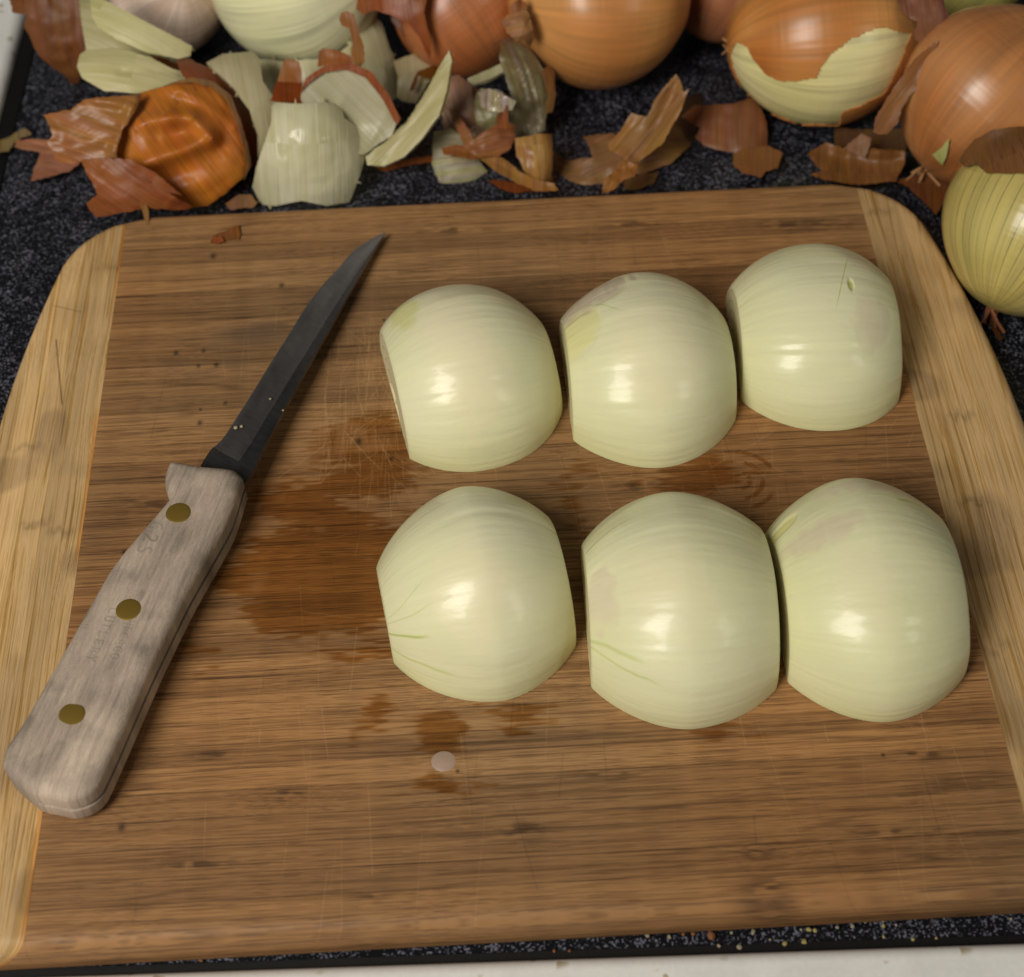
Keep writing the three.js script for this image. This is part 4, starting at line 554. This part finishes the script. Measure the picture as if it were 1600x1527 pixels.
peel('onion_skin', 'flat greenish grey translucent skin lying near the back edge of the board', SK, [{ n: 'sheet', P: [[678, 206], [706, 200], [722, 214], [738, 236], [762, 268], [742, 284], [712, 294], [688, 290], [674, 256]], S: onBall(ballAt(715, 262, 80, -10), [1, 1, 1]), m: film(0xc2bc98, { transmission: .25 }), o: { wrinkle: .8, ridge: 1, fibreDir: [1, -.1], step: 3 } }], GS);
peel('onion_skin', 'ragged orange skin cluster with pointed shreds, behind the middle of the board', SK, [
  { n: 'shred', P: [[706, 172], [716, 176], [730, 200], [740, 218], [756, 206], [774, 194], [782, 168], [790, 162], [792, 192], [806, 196], [806, 214], [798, 232], [780, 244], [748, 246], [726, 230], [712, 200]], S: onBall(ballAt(765, 235, 70, 4)), m: skin(0xb97c4c), o: { wrinkle: 1.5, ridge: 1, wfreq: .12, step: 3, fibreDir: [1, -.3], curl: 2 } },
  { n: 'shred', P: [[740, 236], [770, 240], [790, 250], [812, 268], [840, 280], [866, 286], [872, 297], [838, 299], [804, 284], [772, 266], [752, 250]], S: onPlane(800, 270, 10, 0, 1, .3), m: skin(0xc4904e), o: { wrinkle: 1.5, ridge: .8, step: 3, curl: 3 } },
  { n: 'long_shred', P: [[576, 258], [640, 248], [700, 240], [734, 230], [748, 238], [700, 250], [640, 258], [600, 268]], S: onPlane(660, 250, 5, 0, 1, .2), m: skin(0xa8602a), o: { wrinkle: .6, step: 3 } },
  { n: 'bright_flap', P: [[804, 216], [832, 211], [848, 209], [863, 209], [864, 245], [861, 272], [868, 290], [842, 282], [818, 266], [806, 242]], S: onBall(ballAt(832, 250, 52, 6), [.8, 1.2, 1]), m: skin(0xdca864, { roughness: .32 }), o: { wrinkle: 1, ridge: .9, step: 3, fibreDir: [.1, 1], folds: [[815, 225, 850, 280, 1.5, 2]] } },
  { n: 'shred', P: [[762, 282], [790, 282], [826, 292], [850, 299], [806, 302], [780, 294]], S: onPlane(800, 292, 3, 0, 1, .1), m: skin(0x9c5226), o: { wrinkle: .6, step: 3 } }], GS);
peel('onion_skin', 'brownish translucent skin hanging under the pale strip, left of the grey papery skin', SK, [{ n: 'sheet', P: [[688, 150], [704, 126], [740, 134], [770, 158], [796, 198], [770, 214], [738, 216], [712, 228], [694, 214], [690, 182]], S: onBall(ballAt(735, 200, 80, -4)), m: film(0xb98f68, { transmission: .3, roughness: .4 }), o: { wrinkle: 1.4, ridge: .8, wfreq: .09, fibreDir: [.4, 1], step: 3, curl: 2 } }], GS);
peel('onion_skin', 'small tan skin shred lying over the flat translucent skin', SK, [{ n: 'shred', P: [[690, 232], [712, 226], [742, 232], [756, 244], [738, 250], [712, 244], [694, 242]], S: onPlane(722, 238, 14, 0, 1, .4), m: skin(0xb5713c), o: { wrinkle: 1.4, step: 3, curl: 2 } }], GS);
peel('onion_skin', 'small clear glossy film fold in the middle of the grey papery skin', SK, [{ n: 'film', P: [[748, 146], [764, 138], [790, 150], [806, 158], [800, 172], [776, 176], [752, 168]], S: onPlane(776, 158, 34, -.2, .8, .5), m: film(0xd2c8b4, { roughness: .16, transmission: .3, clearcoat: .6, clearcoatRoughness: .1 }), o: { wrinkle: 1.6, ridge: 1, wfreq: .2, step: 3 } }], GS);
peel('onion_skin', 'pointed orange shred standing up in front of the grey papery skin', SK, [{ n: 'shred', P: [[780, 200], [786, 176], [791, 162], [794, 180], [793, 202]], S: onPlane(788, 190, 30, 0, .7, .7), m: skin(0xb4652a), o: { wrinkle: .4, step: 3, tear: .6 } }], GS);
peel('onion_skin', 'thin tan skin flake under the upright torn flap by the board edge', SK, [{ n: 'flake', P: [[975, 282], [1000, 272], [1030, 268], [1022, 286], [996, 296], [974, 296]], S: onPlane(1000, 284, 3, 0, 1, .05), m: skin(0x8d6a40), o: { wrinkle: .7, step: 3 } }], GS);
// the long curled skin in the middle
peel('onion_skin', 'long curled brown skin with an upright torn flap, right of the middle behind the board', SK, [
  { n: 'lower_sheet', P: [[864, 252], [896, 250], [926, 246], [920, 228], [910, 214], [958, 208], [990, 230], [1030, 210], [1058, 180], [1094, 204], [1084, 224], [1048, 256], [1010, 270], [986, 274], [962, 290], [900, 297], [866, 295]], S: onBall(ballAt(980, 300, 120, -26), [1.15, 1, 1]), m: skin(0xab7e50, { roughness: .42 }), o: { wrinkle: 1.5, ridge: .8, fibreDir: [1, -.4], step: 3, curl: 2, folds: [[900, 290, 1060, 235, 2, 6]] } },
  { n: 'upright_flap', P: [[950, 226], [966, 208], [986, 176], [1012, 182], [1022, 158], [1042, 132], [1056, 116], [1063, 126], [1068, 144], [1077, 138], [1066, 168], [1036, 224], [1012, 242], [986, 262], [974, 246], [952, 234]], S: onPlane(1000, 220, 20, -.2, .75, .6), m: skin(0xc08c54, { roughness: .4 }), o: { wrinkle: 1.2, ridge: .8, fibreDir: [.6, -.8], step: 3, curl: 2, folds: [[1000, 250, 1058, 130, -2.5, 3]] } },
  { n: 'crumpled_bit', P: [[940, 303], [944, 280], [962, 266], [974, 250], [996, 257], [992, 276], [976, 280], [958, 297]], S: onPlane(968, 276, 19, 0, 1, .3), m: skin(0xc5854a), o: { wrinkle: 2, ridge: 1.2, wfreq: .2, step: 3 } }], GS);
peel('onion_skin', 'flat reddish brown skin below the half peeled onion, left of it', SK, [
  { n: 'sheet', P: [[1064, 182], [1086, 164], [1140, 163], [1176, 151], [1188, 168], [1198, 190], [1200, 232], [1180, 232], [1150, 240], [1120, 234], [1098, 226], [1086, 214], [1094, 200]], S: onBall(ballAt(1140, 230, 95, -14)), m: skin(0xa46c48, { roughness: .42 }), o: { wrinkle: 1.1, ridge: .5, step: 4, curl: 1.5 } },
  { n: 'torn_corner', P: [[1146, 240], [1168, 230], [1200, 228], [1222, 238], [1216, 262], [1196, 268], [1188, 278], [1160, 270], [1146, 258]], S: onPlane(1180, 250, 5, 0, 1, .15), m: skin(0xa8703f), o: { wrinkle: 1.1, ridge: .5, step: 4 } }], GS);
peel('onion_skin', 'brown skin with pale torn edges at the back right corner of the board', SK, [
  { n: 'sheet', P: [[1262, 240], [1290, 222], [1322, 232], [1360, 232], [1414, 236], [1414, 256], [1402, 278], [1400, 284], [1330, 288], [1284, 280], [1266, 272], [1284, 268]], S: onPlane(1330, 260, 10, -.05, 1, .25), m: skin(0xa56f3c), o: { wrinkle: 1.5, ridge: .8, step: 4, curl: 3, folds: [[1360, 238, 1414, 238, 4, 3], [1300, 245, 1345, 262, -2, 5]] } },
  { n: 'upper_flap', P: [[1318, 232], [1330, 222], [1346, 208], [1362, 216], [1357, 234], [1352, 248], [1336, 240]], S: onPlane(1342, 226, 16, -.2, .8, .5), m: skin(0xb0805c), o: { wrinkle: 1, step: 3 } },
  { n: 'shaded_flap', P: [[1303, 198], [1350, 202], [1420, 200], [1416, 236], [1360, 232], [1340, 214], [1320, 230], [1304, 226]], S: onPlane(1360, 216, 4, 0, 1, .05), m: skin(0x8a6644), o: { wrinkle: .8, step: 4 } }], GS);
peel('onion_skin', 'dark brown skin tucked between the board corner and the yellow green onion', SK, [{ n: 'sheet', P: [[1398, 282], [1440, 272], [1484, 276], [1482, 300], [1463, 336], [1446, 318], [1420, 292]], S: onPlane(1445, 296, 6, 0, 1, .2), m: skin(0x84522c), o: { wrinkle: 1, step: 4 } }], GS);
peel('onion_skin', 'pale brown skin scrap on the cooktop beside the standing white layer', SK, [{ n: 'scrap', P: [[352, 318], [372, 304], [392, 304], [402, 316], [396, 324], [360, 328]], S: onPlane(380, 316, 4, 0, 1, .1), m: skin(0xb48862), o: { step: 3, wrinkle: .8 } }], GS);
peel('onion_skin', 'tiny reddish onion skin scrap lying on the board above the knife', SK, [{ n: 'scrap', y: T, min: T + .15, P: [[329, 379], [334, 367], [352, 361], [372, 351], [376, 366], [373, 374], [352, 375]], S: onPlane(352, 366, T + .9, 0, 1, 0), m: skin(0xa2673a, { transmission: .3 }), o: { step: 3, wrinkle: .5, th: .2 } }, { n: 'scrap_edge', min: T + .2, P: [[328, 379], [334, 370], [346, 370], [350, 377], [342, 380]], S: onPlane(340, 375, T + 1.6, 0, 1, 0), m: skin(0xc06a3a), o: { step: 2, wrinkle: .4, tear: .6, th: .2 } }]);
peel('onion_skin', 'thin brown root shred lying beside the board below the yellow green onion', SK, [{ n: 'shred', P: [[1540, 488], [1548, 486], [1556, 508], [1568, 528], [1562, 534], [1550, 514]], S: onPlane(1554, 510, 2, 0, 1, 0), m: skin(0x8a5432), o: { step: 3, wrinkle: .5 } }], GS);

/* ---------- droplet and crumbs ---------- */
{
  const p = at(693, 1190, T), o = thing('juice_drop', 'milky drop of onion juice on the board below the front row of halves', 'drop', V(p.x, T, p.z));
  const g = new THREE.LatheGeometry([[0, .75], [1.4, .66], [2.6, .42], [3.4, .14], [3.7, .02]].map(([a, b]) => new THREE.Vector2(a, b)), 30); g.scale(1.05, 1, .95); g.translate(p.x, T + .03, p.z);
  mk('drop', g, phys({ color: 0xecd6c2, roughness: .3, transmission: .62, thickness: 0 }), o);
}
const crumbs = [[1012, 1462, 2.2, 0], [1046, 1464, 2.6, 0], [1068, 1460, 2.4, 1], [1083, 1459, 2.4, 1], [1111, 1462, 4.2, 1], [1143, 1458, 2, 0], [1177, 1456, 2.8, 0], [1124, 1478, 2, 0], [1156, 1480, 2.4, 0], [1227, 1474, 3, 2], [1257, 1472, 2.8, 2], [1264, 1453, 2.8, 2], [1274, 1454, 2.2, 2], [1252, 1453, 1.8, 0], [1309, 1449, 2, 0], [1332, 1447, 2.4, 0], [1381, 1447, 2.4, 2], [1381, 1464, 1.8, 2], [1380, 1438, 1.8, 0], [1400, 1445, 1.6, 0], [1427, 1468, 2, 2], [1463, 1466, 1.8, 2], [890, 1486, 1.8, 1], [866, 1486, 1.5, 1], [314, 1501, 2, 1], [1352, 1441, 1.4, 0], [1580, 1436, 1.6, 0], [1203, 1468, 1.3, 0]];
const crumbMats = [phys({ color: 0x8f8670, roughness: .7 }), phys({ color: 0x7a4a26, roughness: .7 }), phys({ color: 0x9a8d58, roughness: .7 })];
for (const [x, y, r, k] of crumbs) {
  const p = at(x, y, 1.2), kind = ['greyish white', 'brown', 'yellow'][k], o = thing('crumb', `tiny ${kind} food crumb in the dark gap along the white front frame`, 'crumb', V(p.x, 0, p.z), `${kind} crumbs in front of the board`);
  const g = mergeVertices(new THREE.IcosahedronGeometry(r * .25, 2).deleteAttribute('uv').deleteAttribute('normal')), q = g.attributes.position, s = rr(0, 50);
  for (let i = 0; i < q.count; i++) { const f = .6 + .9 * n3(q.getX(i) * 1.2 + s, q.getY(i) * 1.2, q.getZ(i) * 1.2); q.setXYZ(i, q.getX(i) * f * 1.2, q.getY(i) * f * .8, q.getZ(i) * f); }
  g.computeVertexNormals(); g.rotateY(rr(0, 6)); g.translate(p.x, 1.1, p.z); mk('crumb', g, crumbMats[k], o);
}

scene.traverse((o) => { delete o.userData_base; });
renderer.render(scene, camera);
